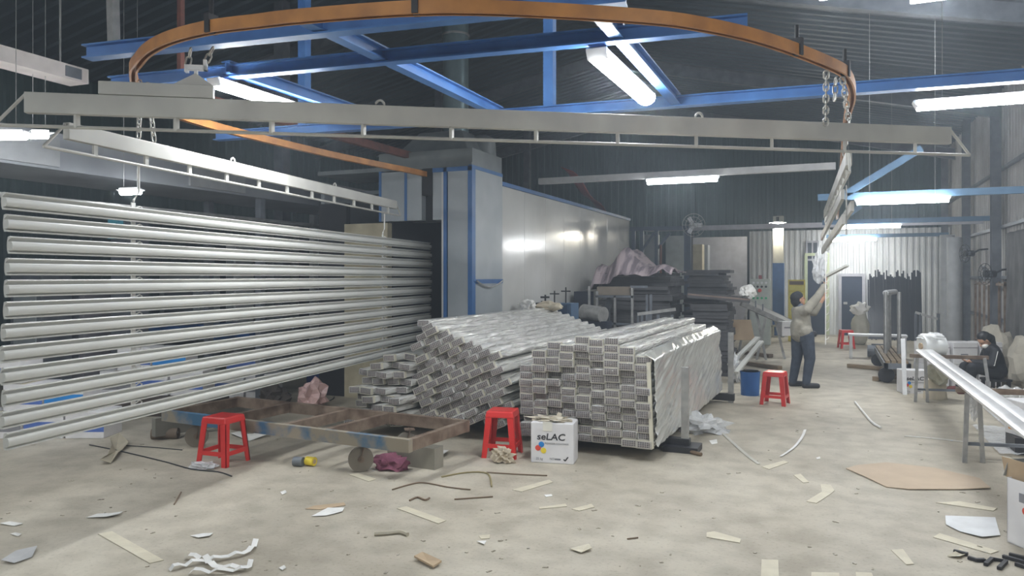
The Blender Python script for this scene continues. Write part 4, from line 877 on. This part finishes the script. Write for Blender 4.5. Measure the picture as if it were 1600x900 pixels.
def wallfan(label, p):
    t = thing('wall_fan', label, 'fan', p, R(-65)); m = MB()
    for r_ in (.2, .12): m.tube([(r_ * math.cos(a), -.05, r_ * math.sin(a)) for a in [2 * math.pi * i / 18 for i in range(18)]], .007, 5, True)
    for i in range(9): a = 2 * math.pi * i / 9; m.cyl((0, -.07, 0), (.2 * math.cos(a), -.05, .2 * math.sin(a)), .005, n=4)
    m.build('guard', blackm, t); MB().cyl((0, -.05, 0), (0, .14, 0), .07).build('motor', blackm, t)
    for i in range(3): a = 2 * math.pi * i / 3; MB().obox((.09 * math.cos(a), -.02, .09 * math.sin(a)), (.15, .006, .08), (.2, -a, 0)).build('blade', steelgrey, t)
    MB().tube([(0, .12, 0), (.05, .25, .08), (.1, .5, .1)], .02).build('arm', blackm, t)
wallfan('dark fan high on the right wall, farther one', PX(1511, 396, 2.75)); wallfan('dark fan on the arm by the right column, nearer one', PX(1543, 428, 2.7))
gt = thing('gate_frame', 'rusty barred gate frame leaning on the right wall', 'gate', (3.0, 18.3, 0))
for z in (.35, 1.62): MB().box(-.02, .02, -1.6, 1.6, z, z + .05).build('rail', rust, gt)
for i in range(7): MB().box(-.02, .02, -1.6 + i * .53, -1.56 + i * .53, .1, 1.7).build('bar', rust, gt)
tag(MB().lump((2.6, 15.3, .45), (.3, .33, .45), .2, 1.6, 3, 0, 2).build('beige_sack', M('beige_sack', (.52, .48, .4), .8)), 'fat beige sack behind the seated worker', 'sack')
tag(MB().lump((2.84, 14.2, .4), (.24, .3, .42), .2, 1.6, 3, 0, 6).build('beige_sack', M('beige_sack', (.52, .48, .4), .8)), 'beige sack right behind the shoulder of the seated worker', 'sack')
tag(MB().grid(20, 24, lambda u, v: (2.98 + .07 * noise.noise(Vector((u * 6, v * 2, 0))), 12.1 + 1.5 * u, 2.35 - 2.2 * v)).build('hanging_tarp', M('green_grey_tarp', (.2, .21, .18), .8, 0, (.12, .125, .11), 4), None, 60, solid=.01), 'green-grey tarpaulin hanging at the right edge behind the worker', 'tarpaulin')
tag(MB().grid(16, 24, lambda u, v: (2.97 + .06 * noise.noise(Vector((u * 8, v * 2, 5))), 15.0 + 1.4 * u, 2.6 - 2.2 * v)).build('hanging_tarp', M('dark_tarp', (.12, .12, .125), .8, 0, (.07, .07, .075), 4), None, 60, solid=.01), 'dark tarpaulin hanging beside the right column', 'tarpaulin')
for i, (y, x) in enumerate(((20.0, 2.6), (20.8, 2.55))): tag(MB().cyl((x, y, 0), (x, y, 2.7 + .1 * i), .16, n=18).build('cloth_roll', M('grey_roll', (.36, .37, .38), .7), None, 40), 'tall grey roll standing by the right wall, %s one' % ('near', 'far')[i], 'roll')
# knee braces of the right bay
kb = thing('brace_frame', 'blue-grey knee braces and beams hung over the aisle at right', 'frame')
sb = M('steel_blue', (.13, .24, .38), .5)
for y, (p0, p1) in ((12.6, ((1322, 303), (1440, 232))), (17.9, ((1308, 348), (1345, 322)))):
    MB().beam(PY(*p0, y), PY(*p1, y), .08, .1).build('brace', sb, kb)
MB().beam((-.2, 12.6, 3.02), (XR - .2, 12.6, 3.02), .08, .1).build('beam', sb, kb); MB().beam((-.2, 18.2, 3.0), (XR - .2, 18.2, 3.0), .08, .1).build('beam', sb, kb); MB().beam((-.2, 24.2, 2.98), (XR - .2, 24.2, 2.98), .08, .1).build('beam', sb, kb)
# blue drum, wads
jd = thing('blue_drum', 'small blue plastic drum beside the red stool and tidy stack', 'drum', G(1172, 617), YAW)
MB().cyl((-0, 0, 0), (0, 0, .36), .135, .145, 24).build('body', bluepl, jd, 40); MB().cyl((0, 0, .345), (0, 0, .36), .15, n=24).build('rim', bluepl, jd, 40); MB().tube([(-.14, 0, .33), (-.1, -.06, .40), (.1, -.06, .38), (.14, 0, .33)], .006).build('handle', blackm, jd)
tag(MB().lump(tuple(G(1095, 672) + Vector((0, 0, .05))), (.25, .3, .12), .5, 3, 3, 0, 9).build('film_wad', filmheap), 'crumpled clear film on the floor beside the tidy stack', 'film')
tag(MB().lump(tuple(G(1156, 600) + Vector((-.1, .3, .2))), (.1, .35, .25), .4, 3, 3, 0, 4).build('film_wad', filmheap), 'bunch of clear film hanging off the back of the stack', 'film')

# ================================================================== PEOPLE
def hand(base, dirv, side, r=.0085, curl=.5, L=.075):
    """five finger chains from the palm"""
    dirv = Vector(dirv).normalized(); side = Vector(side).normalized(); n = dirv.cross(side).normalized(); base = Vector(base); caps = []
    palm = base + dirv * .075
    for k in range(4): caps.append((base + side * (.012 * (k - 1.5)), .017, palm + side * (.021 * (k - 1.5)), .0135))
    for k, l in enumerate((.9, 1.05, 1.0, .8)):
        p = palm + side * (.021 * (k - 1.5)); d = dirv
        for j, f in enumerate((.45, .32, .25)):
            d = (d + n * curl * .45).normalized(); q = p + d * L * l * f; caps.append((p, r - j * .0007, q, r - (j + 1) * .0007)); p = q
    p = base + dirv * .02 + side * .03; d = (dirv * .7 + side * .75 + n * .25).normalized(); q = p + d * .04; caps.append((p, .012, q, .010)); caps.append((q, .010, q + (dirv * .8 + n * .5).normalized() * .035, .0085))
    return caps
def head(c, f, up, s=1.0):
    """c centre, f facing, up; skull, jaw, nose, lips, ears, neck comes separately"""
    c, f, up = Vector(c), Vector(f).normalized(), Vector(up).normalized(); l = up.cross(f).normalized()
    P = lambda a, b, d: c + f * a * s + l * b * s + up * d * s
    caps = [(P(-.02, 0, .03), .088 * s, P(.012, 0, .035), .083 * s), (P(.02, 0, -.03), .07 * s, P(.045, 0, -.075), .04 * s)]
    caps += [(P(.085, 0, .015), .011 * s, P(.107, 0, -.02), .015 * s), (P(.078, -.015, -.055), .012 * s, P(.078, .015, -.055), .012 * s), (P(.07, -.035, .025), .016 * s, P(.07, .035, .025), .016 * s)]
    for b in (-1, 1): caps.append((P(-.005, b * .082, .02), .014 * s, P(-.01, b * .086, -.02), .010 * s))
    eyes = [P(.084, b * .031, .008) for b in (-1, 1)]
    return caps, eyes, P
jacket = M('khaki_grey_jacket', (.30, .28, .23), .85, 0, (.22, .205, .17), 9, .4, 14)
jeans = M('dark_jeans', (.05, .065, .095), .85, 0, (.03, .04, .06), 10, .3, 20)
hairm = M('black_hair', (.012, .012, .014), .5)
capm = M('black_cap', (.015, .017, .022), .85)
# standing worker, side on, reaching up to the hanging slats; local x is the way he faces
mn = thing('person', 'standing worker in grey jacket and jeans reaching up with both arms', 'person', PD(1254, 605, 12.28), YAW + R(8)); mn.location.z = 0
hc, he, hp = head((-.07, 0, 1.42), (.96, -.12, .28), (-.28, 0, .96), .98)
Lg = [((-.02, .1, .86), .095, (-.03, .12, .48), .066), ((-.03, .12, .48), .062, (-.1, .13, .08), .042), ((.02, -.09, .86), .095, (.07, -.1, .47), .066), ((.07, -.1, .47), .062, (.0, -.11, .08), .042)]
To = [((0, -.07, .9), .11, (0, .07, .9), .11), ((0, 0, .92), .125, (-.02, 0, 1.1), .12), ((-.02, 0, 1.1), .125, (-.04, 0, 1.22), .115), ((-.04, -.1, 1.24), .075, (-.04, .1, 1.24), .075)]
A1 = [((-.02, -.15, 1.26), .062, (.17, -.13, 1.45), .05), ((.17, -.13, 1.45), .046, (.33, -.08, 1.64), .033)]
A2 = [((-.0, .15, 1.26), .062, (.27, .13, 1.21), .05), ((.27, .13, 1.21), .046, (.40, .06, 1.45), .033)]
Ft = [((-.12, .13, .045), .045, (.08, .14, .035), .04), ((-.02, -.11, .045), .045, (.18, -.13, .035), .04)]
hands = hand((.335, -.08, 1.65), (.45, .1, .85), (.3, .9, -.2)) + hand((.405, .06, 1.46), (.2, -.05, .95), (-.3, -.9, .2))
blob('body', To + Lg + A1 + A2 + Ft + hc + [((-.05, 0, 1.26), .055, (-.06, 0, 1.36), .05)] + hands, skin, mn, .0085, 2)
infl = lambda C, d: [(a, r + d, b, q + d) for a, r, b, q in C]
blob('jacket', infl(To, .022) + infl(A1, .02) + infl(A2, .02)[:1] + [(A2[1][0], .066, Vector(A2[1][0]).lerp(Vector(A2[1][2]), .55), .055)] + [((-.06, 0, .86), .13, (-.06, 0, 1.0), .14), ((-.17, -.05, .86), .05, (-.1, -.05, 1.05), .09)], jacket, mn, .012, 3)
blob('trousers', infl(Lg, .022) + [((0, -.06, .84), .125, (0, .06, .84), .125)], jeans, mn, .012, 3)
for k, c in enumerate(Ft): blob('shoe', [(c[0], .05, c[2], .046), (Vector(c[0]) + Vector((0, 0, .0)), .052, Vector(c[0]) + Vector((.03, 0, .04)), .045)], ink, mn, .01, 1)
blob('cap', [(hp(-.03, 0, .045), .098, hp(.0, 0, .06), .09), (hp(-.045, 0, -.01), .088, hp(-.05, 0, -.05), .07)], capm, mn, .01, 2)
blob('scarf', [(hp(-.02, -.03, -.1), .06, hp(.0, .03, -.1), .06)], M('slate_scarf', (.12, .14, .18), .9), mn, .01, 2)
blob('waist_bag', [((.0, -.14, .88), .05, (.14, -.1, .87), .05)], ink, mn, .01, 2)
for e in he: MB().lump(e, (.009, .009, .007), 0, 1, 2).build('eye', ink, mn, 60)
# seated worker bent over her work; she faces left
wm = thing('person', 'seated worker in black striped tracksuit bent over work in her lap', 'person', PD(1556, 590, 11.6), YAW + R(180 - 12)); wm.location.z = 0
SH = .26
hc, he, hp = head((.15, 0, SH + .55), (.72, 0, -.7), (.62, 0, .78), .93)
To = [((0, -.08, SH + .1), .115, (0, .08, SH + .1), .115), ((0, 0, SH + .12), .125, (.03, 0, SH + .3), .115), ((.03, 0, SH + .3), .115, (.06, 0, SH + .4), .1), ((.06, -.11, SH + .4), .065, (.06, .11, SH + .4), .065)]
Lg = [((.02, .1, SH + .09), .085, (.38, .15, SH + .15), .062), ((.38, .15, SH + .15), .058, (.42, .14, .08), .04), ((.02, -.1, SH + .09), .085, (.38, -.15, SH + .13), .062), ((.38, -.15, SH + .13), .058, (.46, -.14, .08), .04)]
A1 = [((.06, .16, SH + .39), .055, (.12, .21, SH + .2), .045), ((.12, .21, SH + .2), .042, (.33, .07, SH + .22), .03)]
A2 = [((.06, -.16, SH + .39), .055, (.12, -.21, SH + .2), .045), ((.12, -.21, SH + .2), .042, (.33, -.07, SH + .22), .03)]
Ft = [((.40, .14, .045), .042, (.56, .15, .035), .036), ((.44, -.14, .045), .042, (.6, -.15, .035), .036)]
hands = hand((.335, .07, SH + .22), (.8, -.4, .1), (.3, .8, 0)) + hand((.335, -.07, SH + .22), (.8, .4, .1), (-.3, .8, 0))
blob('body', To + Lg + A1 + A2 + Ft + hc + [((.07, 0, SH + .42), .05, (.12, 0, SH + .52), .045)] + hands, skin, wm, .0085, 2)
track = M('black_tracksuit', (.014, .015, .02), .7)
blob('jacket', infl(To, .02) + infl(A1, .018) + infl(A2, .018), track, wm, .012, 3); blob('trousers', infl(Lg, .02), track, wm, .012, 3)
for c in Ft: blob('shoe', [(c[0], .046, c[2], .042)], M('maroon_shoe', (.16, .04, .04), .6), wm, .01, 1)
blob('hair', [(hp(-.03, 0, .05), .095, hp(-.02, 0, .07), .09), (hp(-.07, 0, .0), .075, hp(-.12, 0, -.03), .04), (hp(-.12, 0, -.03), .04, (.0, 0, SH + .38), .025)], hairm, wm, .01, 2)
blob('face_mask', [(hp(.05, -.02, -.055), .05, hp(.05, .02, -.055), .05)], paper, wm, .009, 2)
for e in he: MB().lump(e, (.008, .008, .006), 0, 1, 2).build('eye', ink, wm, 60)
for arm in (A1, A2):
    s = 1 if arm is A1 else -1
    MB().tube([Vector(arm[0][0]) + Vector((0, s * .072, .02)), Vector(arm[0][2]) + Vector((.0, s * .062, 0)), Vector(arm[1][2]) + Vector((-.05, s * .05, .0))], .006, 6).build('white_stripe', paper, wm)
ws = thing('low_bench', 'low dark seat under the seated worker', 'seat', wm.location, YAW); MB().box(-.15, .15, -.16, .16, .2, .235).build('top', blackm, ws); [MB().box(x - .02, x + .02, y - .02, y + .02, 0, .2).build('leg', blackm, ws) for x in (-.12, .12) for y in (-.12, .12)]
# slats and film being taken down by the standing worker
p = PD(1293, 432, 12.6)
tag(MB().beam((p.x - .05, p.y, 1.78), (p.x + .3, p.y - .2, 1.98), .1, .03).build('held_profile', slatm), 'grey slat end held up in the hands of the worker', 'slat')
tag(MB().lump((p.x - .12, p.y + .1, 1.98), (.1, .1, .26), .45, 4, 3).build('film_wad', filmheap), 'bunch of white film hanging above the hands of the worker', 'film')
ld = thing('hook_strip', 'thin white hook strip hanging beside the standing worker', 'hanger', (-.094, 12.95, 0)); MB().cyl((0, 0, .72), (0, 0, 2.67), .008, n=6).build('strip', paper, ld); [MB().tube([(0, 0, .8 + .13 * i), (.04, 0, .82 + .13 * i), (.05, 0, .85 + .13 * i)], .006, 5).build('hook', paper, ld) for i in range(9)]

# ================================================================== FLOOR LITTER
def flat(name, pts, mat, label, cat, th=.003, curl=.0):
    P = [G(*p) for p in pts]; c = sum(P, Vector()) / len(P); mb = MB(); n = len(P); o = 0
    rnd = random.Random(str(label)); top = [(p.x - c.x, p.y - c.y, .002 + th + curl * rnd.random()) for p in P]; bot = [(p.x - c.x, p.y - c.y, max(.001, t[2] - th)) for p, t in zip(P, top)]
    mb.v = bot + top + [(0, 0, .002 + th)] + [(0, 0, .001)]
    for i in range(n): j = (i + 1) % n; mb.f += [(i, j, n + j, n + i), (n + i, n + j, 2 * n), (j, i, 2 * n + 1)]
    return tag(mb.build(name, mat, at=(c.x, c.y, 0)), label, cat, 'floor litter')
def strand(name, pts, r, mat, label, cat='scrap', z=None):
    P = smoothpath([G(*p, r + .001) for p in pts], 4); c = P[0].copy(); c.z = 0
    return tag(MB().tube([q - c for q in P], r, 6).build(name, mat, at=c), label, cat, 'floor litter')
def ribbon(name, pts, w, mat, label, lift=.02):
    P = smoothpath([G(*p, 0) for p in pts], 4); c = P[0].copy(); mb = MB()
    for i, q in enumerate(P):
        d = (P[min(i + 1, len(P) - 1)] - P[max(i - 1, 0)]).normalized(); a = Vector((d.y, -d.x, 0)) * w / 2; z = .004 + lift * abs(math.sin(i * 1.1))
        mb.v += [tuple(q - c + a + Vector((0, 0, z))), tuple(q - c - a + Vector((0, 0, z + .006)))]
    mb.f = [(2 * i, 2 * i + 1, 2 * i + 3, 2 * i + 2) for i in range(len(P) - 1)]
    return tag(mb.build(name, mat, at=c, solid=.0015), label, 'scrap', 'floor litter')
T = 'tape_strip'
flat(T, [(153, 835), (175, 831), (256, 876), (234, 881)], tapem, 'long beige tape strip on the floor at bottom left', 'tape')
flat(T, [(620, 795), (635, 792), (697, 814), (685, 819)], tapem, 'beige tape strip on the open floor below the cart wheel', 'tape')
flat(T, [(477, 796), (490, 791), (538, 786), (540, 790), (500, 797)], cardb, 'faint tan tape strip beside the white paper triangle', 'tape')
flat(T, [(545, 742), (560, 740), (588, 749), (576, 753)], tapem, 'short beige tape just in front of the cart wheel', 'tape')
flat(T, [(800, 766), (858, 750), (864, 754), (815, 769)], tapem, 'beige tape strip below the printed carton', 'tape')
flat(T, [(842, 793), (884, 788), (886, 792), (843, 796)], tapem, 'thin pale tape, left of two in the middle of the floor', 'tape')
flat(T, [(893, 796), (924, 788), (929, 793), (905, 799)], tapem, 'thin pale tape, right of two in the middle of the floor', 'tape')
flat(T, [(1104, 833), (1116, 831), (1158, 843), (1156, 849), (1104, 840)], tapem, 'beige tape strip on the open floor right of centre', 'tape')
flat(T, [(1190, 875), (1216, 876), (1217, 903), (1189, 903)], tapem, 'square beige piece at the bottom edge, right of centre', 'tape')
flat(T, [(1268, 895), (1311, 896), (1312, 905), (1267, 905)], tapem, 'beige piece cut by the bottom edge, next to the square one', 'tape')
flat(T, [(1337, 895), (1362, 896), (1366, 905), (1338, 905)], tapem, 'rightmost beige piece cut by the bottom edge', 'tape')
flat(T, [(1392, 860), (1411, 859), (1428, 882), (1416, 883)], tapem, 'short wide beige tape near the bottom right', 'tape')
flat(T, [(1458, 840), (1468, 834), (1560, 862), (1548, 866)], tapem, 'long beige tape leading to the open carton', 'tape')
flat(T, [(1240, 743), (1251, 741), (1264, 754), (1255, 755)], tapem, 'small beige tape left of the cardboard sheet, upper one', 'tape')
flat(T, [(1260, 784), (1284, 769), (1282, 757), (1298, 758), (1304, 767), (1300, 771), (1276, 787)], tapem, 'bent beige tape left of the cardboard sheet', 'tape')
flat(T, [(1190, 730), (1225, 720), (1232, 723), (1202, 734)], tapem, 'beige tape near the end of the white cord', 'tape')
flat(T, [(1462, 786), (1500, 784), (1558, 795), (1552, 799)], tapem, 'beige tape between the cardboard sheet and the white sheet', 'tape')
flat(T, [(1480, 871), (1500, 862), (1512, 867), (1500, 874)], tapem, 'crumpled beige tape beside the black strips', 'tape', curl=.02)
flat('paper_scrap', [(487, 808), (512, 797), (538, 794), (535, 801), (510, 807)], paper, 'white pointed paper scrap on the open floor', 'paper', curl=.015)
flat('paper_scrap', [(135, 810), (152, 805), (176, 803), (192, 800), (186, 807), (166, 811)], paper, 'white torn paper left of the long beige tape', 'paper', curl=.02)
flat('paper_scrap', [(297, 838), (318, 835), (333, 834), (328, 840), (310, 842)], paper, 'white torn paper right of the long beige tape', 'paper', curl=.02)
flat('paper_scrap', [(16, 836), (24, 833), (34, 837), (28, 840)], paper, 'small white scrap near the left edge', 'paper', curl=.01)
flat('paper_scrap', [(0, 820), (15, 816), (36, 820), (22, 823)], paper, 'white scrap touching the left edge', 'paper', curl=.01)
flat('plastic_scrap', [(2, 880), (25, 868), (58, 857), (50, 872), (22, 883)], M('grey_plastic', (.6, .6, .6), .4), 'grey plastic piece at the bottom left corner', 'plastic', curl=.03)
flat('paper_scrap', [(436, 889), (444, 885), (447, 890), (441, 893)], paper, 'tiny white scrap at the bottom, right of the film strips', 'paper', curl=.01)
flat('paper_scrap', [(438, 770), (446, 768), (448, 772), (441, 774)], paper, 'tiny white scrap below the left stool', 'paper', curl=.01)
flat('paper_scrap', [(745, 848), (760, 846), (757, 853)], paper, 'small white paper triangle in the centre foreground', 'paper', curl=.01)
flat('paper_scrap', [(748, 838), (766, 836), (765, 842), (752, 843)], tapem, 'small beige scrap above the white triangle', 'paper')
flat('paper_scrap', [(850, 774), (862, 773), (863, 776), (853, 777)], paper, 'small white chip below the printed carton', 'paper')
flat('paper_scrap', [(1108, 689), (1120, 687), (1121, 693), (1112, 695)], paper, 'white scrap beside the serrated strip', 'paper')
flat('paper_scrap', [(1275, 716), (1281, 714), (1282, 717), (1277, 718)], paper, 'tiny white scrap near the white cord', 'paper')
flat('cardboard_chip', [(647, 876), (660, 870), (690, 883), (677, 890)], cardb, 'raised tan cardboard chip at the bottom centre', 'cardboard', .012, .02)
flat('cardboard_chip', [(890, 860), (920, 855), (925, 861), (908, 866)], tapem, 'beige card chip right of the bottom centre', 'cardboard', .004, .02)
flat('torn_cardboard', [(156, 727), (168, 718), (175, 705), (172, 693), (186, 684), (198, 694), (201, 700), (190, 706), (185, 716), (173, 725)], M('dull_kraft', (.45, .4, .3), .8), 'star-shaped torn card piece below the lowest slat', 'cardboard', .003, .07)
flat('cardboard_sheet', [(1322, 733), (1338, 728), (1385, 725), (1460, 733), (1530, 750), (1548, 765), (1500, 766), (1420, 766), (1385, 762), (1355, 748)], M('pinkish_cardboard', (.52, .41, .3), .8, 0, (.46, .36, .26), 4), 'large flat brown cardboard sheet on the floor at right', 'cardboard', .006, .012)
flat('white_sheet', [(1478, 821), (1477, 808), (1555, 811), (1563, 838), (1535, 842), (1500, 832)], M('milky_plastic', (.72, .73, .74), .4), 'white plastic sheet left of the open carton', 'sheet', .002, .012)
for i, (pts, w) in enumerate([([(265, 893), (300, 884), (345, 876), (388, 866), (400, 850)], .035), ([(290, 874), (320, 876), (335, 890), (385, 892)], .04), ([(296, 897), (340, 897), (385, 893), (392, 880)], .03)]):
    ribbon('film_ribbon', pts, w, paper, 'curled white film strip at the bottom left, %s of three' % ('longest', 'looped one', 'lowest')[i], .03)
ribbon('white_strap', [(1258, 672), (1253, 684), (1240, 700), (1220, 714)], .03, paper, 'curved white strap on the aisle floor', .0)
ribbon('serrated_strip', [(1123, 672), (1150, 697), (1172, 716), (1186, 726)], .03, M('grey_strip', (.5, .48, .42), .5), 'long thin serrated strip beside the tidy stack', .002)
strand('thin_rod', [(1336, 628), (1350, 645), (1363, 660), (1376, 668)], .014, paper, 'bent white rod lying on the aisle floor')
strand('thin_rod', [(1413, 681), (1460, 685), (1512, 691)], .006, paper, 'straight thin white rod left of the near stand')
strand('electric_cord', [(140, 695), (175, 702), (215, 711), (260, 722), (300, 733), (340, 737), (362, 744)], .006, ink, 'black cord running past the left stool', 'cord')
strand('electric_cord', [(195, 696), (240, 699), (285, 703)], .005, ink, 'short black cord behind the star-shaped card', 'cord')
strand('wood_lath', [(760, 738), (810, 741), (855, 743)], .006, brown, 'thin brown lath in front of the printed carton')
strand('twig', [(613, 765), (640, 757), (662, 754), (700, 761), (735, 765)], .006, brown, 'thin bent twig on the floor before the cart')
strand('twig', [(710, 780), (740, 778), (770, 776)], .006, brown, 'dark straight twig below the middle stool')
strand('strap_end', [(690, 745), (730, 738), (762, 740), (768, 760)], .007, M('olive_strap', (.3, .25, .12), .8), 'olive strap coiled below the middle stool')
strand('stick', [(272, 788), (277, 780), (283, 769)], .006, brown, 'short brown stick on the floor at left')
strand('stick', [(980, 842), (997, 840)], .005, brown, 'tiny brown stick in the middle of the floor')
strand('leaf_scrap', [(640, 782), (652, 777), (664, 781), (671, 778)], .008, brown, 'dark curled leaf-like scrap below the cart wheel')
strand('leather_scrap', [(1071, 700), (1080, 706), (1096, 710)], .02, brown, 'curled brown scrap by the foot of the tidy stack')
strand('bone_scrap', [(585, 834), (605, 833), (625, 831), (637, 835)], .014, M('pale_scrap', (.5, .46, .36), .7), 'pale crushed tube on the open foreground floor')
blk = ink
for pts, lab in [([(1490, 861), (1500, 863), (1512, 866)], 'black rubber scrap, leftmost of those by the open carton'), ([(1513, 871), (1526, 875), (1539, 875)], 'black rubber strip, second from the left by the open carton'), ([(1540, 882), (1550, 873), (1572, 877), (1561, 888)], 'black rubber strip bent in a hook'),
                 ([(1567, 869), (1585, 874), (1602, 879)], 'long black rubber strip, middle of three at the right edge'), ([(1577, 866), (1590, 869), (1602, 872)], 'black rubber strip, upper of three at the right edge'), ([(1587, 881), (1602, 886)], 'black rubber strip, lower of three at the right edge')]:
    P = [G(*p, .012) for p in pts]; c = P[0].copy(); c.z = 0; m = MB(); m.sweep([(-.012, -.01), (.012, -.01), (.012, .01), (-.012, .01)], [q - c for q in P]); tag(m.build('rubber_strip', blk, at=c), lab, 'scrap', 'floor litter')
for (a, b_, w, mt, lab) in [((1325, 571), (1393, 577), .1, wood, 'brown timber plank lying on the aisle near the trolley'), ((1368, 592), (1412, 587), .12, wood, 'short dark timber by the trolley wheels'), ((1160, 566), (1219, 575), .1, wood, 'dark timber plank on the floor behind the blue drum'), ((1150, 549), (1205, 556), .12, brown, 'dark timber farther behind the blue drum')]:
    tag(MB().beam(G(*a, .04), G(*b_, .04), w, .07).build('timber_plank', mt), lab, 'plank')
p = G(610, 733); tag(MB().lump((p.x, p.y, .05), (.17, .1, .09), .35, 2.4, 3, .003, 7).build('purple_cloth', purple, None, 70), 'crumpled purple cloth beside the cart wheel', 'cloth')
p = G(486, 728); t = thing('tape_roll', 'yellow tape roll lying on the floor before the cart', 'tape roll', (p.x, p.y, .045)); MB().cyl((-.05, 0, 0), (.04, 0, 0), .042, n=18).build('roll', yl, t, 40); MB().cyl((-.052, 0, 0), (.042, 0, 0), .022, n=12).build('core', cardb, t)
p = G(466, 729); tag(MB().cyl((p.x - .05, p.y, .045), (p.x + .04, p.y + .02, .045), .044, n=18).build('grey_roll', M('grey_blue_plastic', (.18, .2, .22), .5), None, 40), 'small grey roll touching the yellow tape roll', 'roll')
p = G(786, 722); tag(MB().lump((p.x, p.y, .06), (.1, .08, .075), .5, 3.2, 3, .003, 5).build('crumpled_paper', M('kraft_paper', (.58, .5, .38), .8), None, 20), 'crumpled brown paper in front of the middle stool', 'paper')
p = G(318, 731); tag(MB().lump((p.x, p.y, .02), (.13, .07, .035), .4, 3, 3, .002, 2).build('film_wad', filmheap), 'flat wad of film in front of the left stool', 'film')
flat('paper_scrap', [(640, 712), (668, 706), (702, 708), (690, 716), (660, 720)], paper, 'white papers on the floor below the cart corner', 'paper', .003, .03)
flat('paper_scrap', [(360, 680), (400, 672), (420, 682), (390, 690)], paper, 'white papers on the floor beneath the cart at left', 'paper', .003, .03)
rnd = random.Random(5); m = MB()
for i in range(260):
    px, py = rnd.uniform(0, 1600), 560 + 340 * rnd.random() ** 1.3; p = G(px, py); s = rnd.uniform(.006, .02); a = rnd.uniform(0, 3)
    if not (XL < p.x < XR): continue
    if p.x < -1.4 and p.y > 7.2: continue
    m.obox((p.x, p.y, .003), (s * rnd.uniform(1, 3), s, .004), (0, 0, a))
o = m.build('dust_crumbs', M('crumbs', (.6, .55, .45), .9, 0, (.22, .19, .15), 60)); tag(o, 'tiny crumbs and chips scattered over the concrete floor', 'litter', kind='stuff')
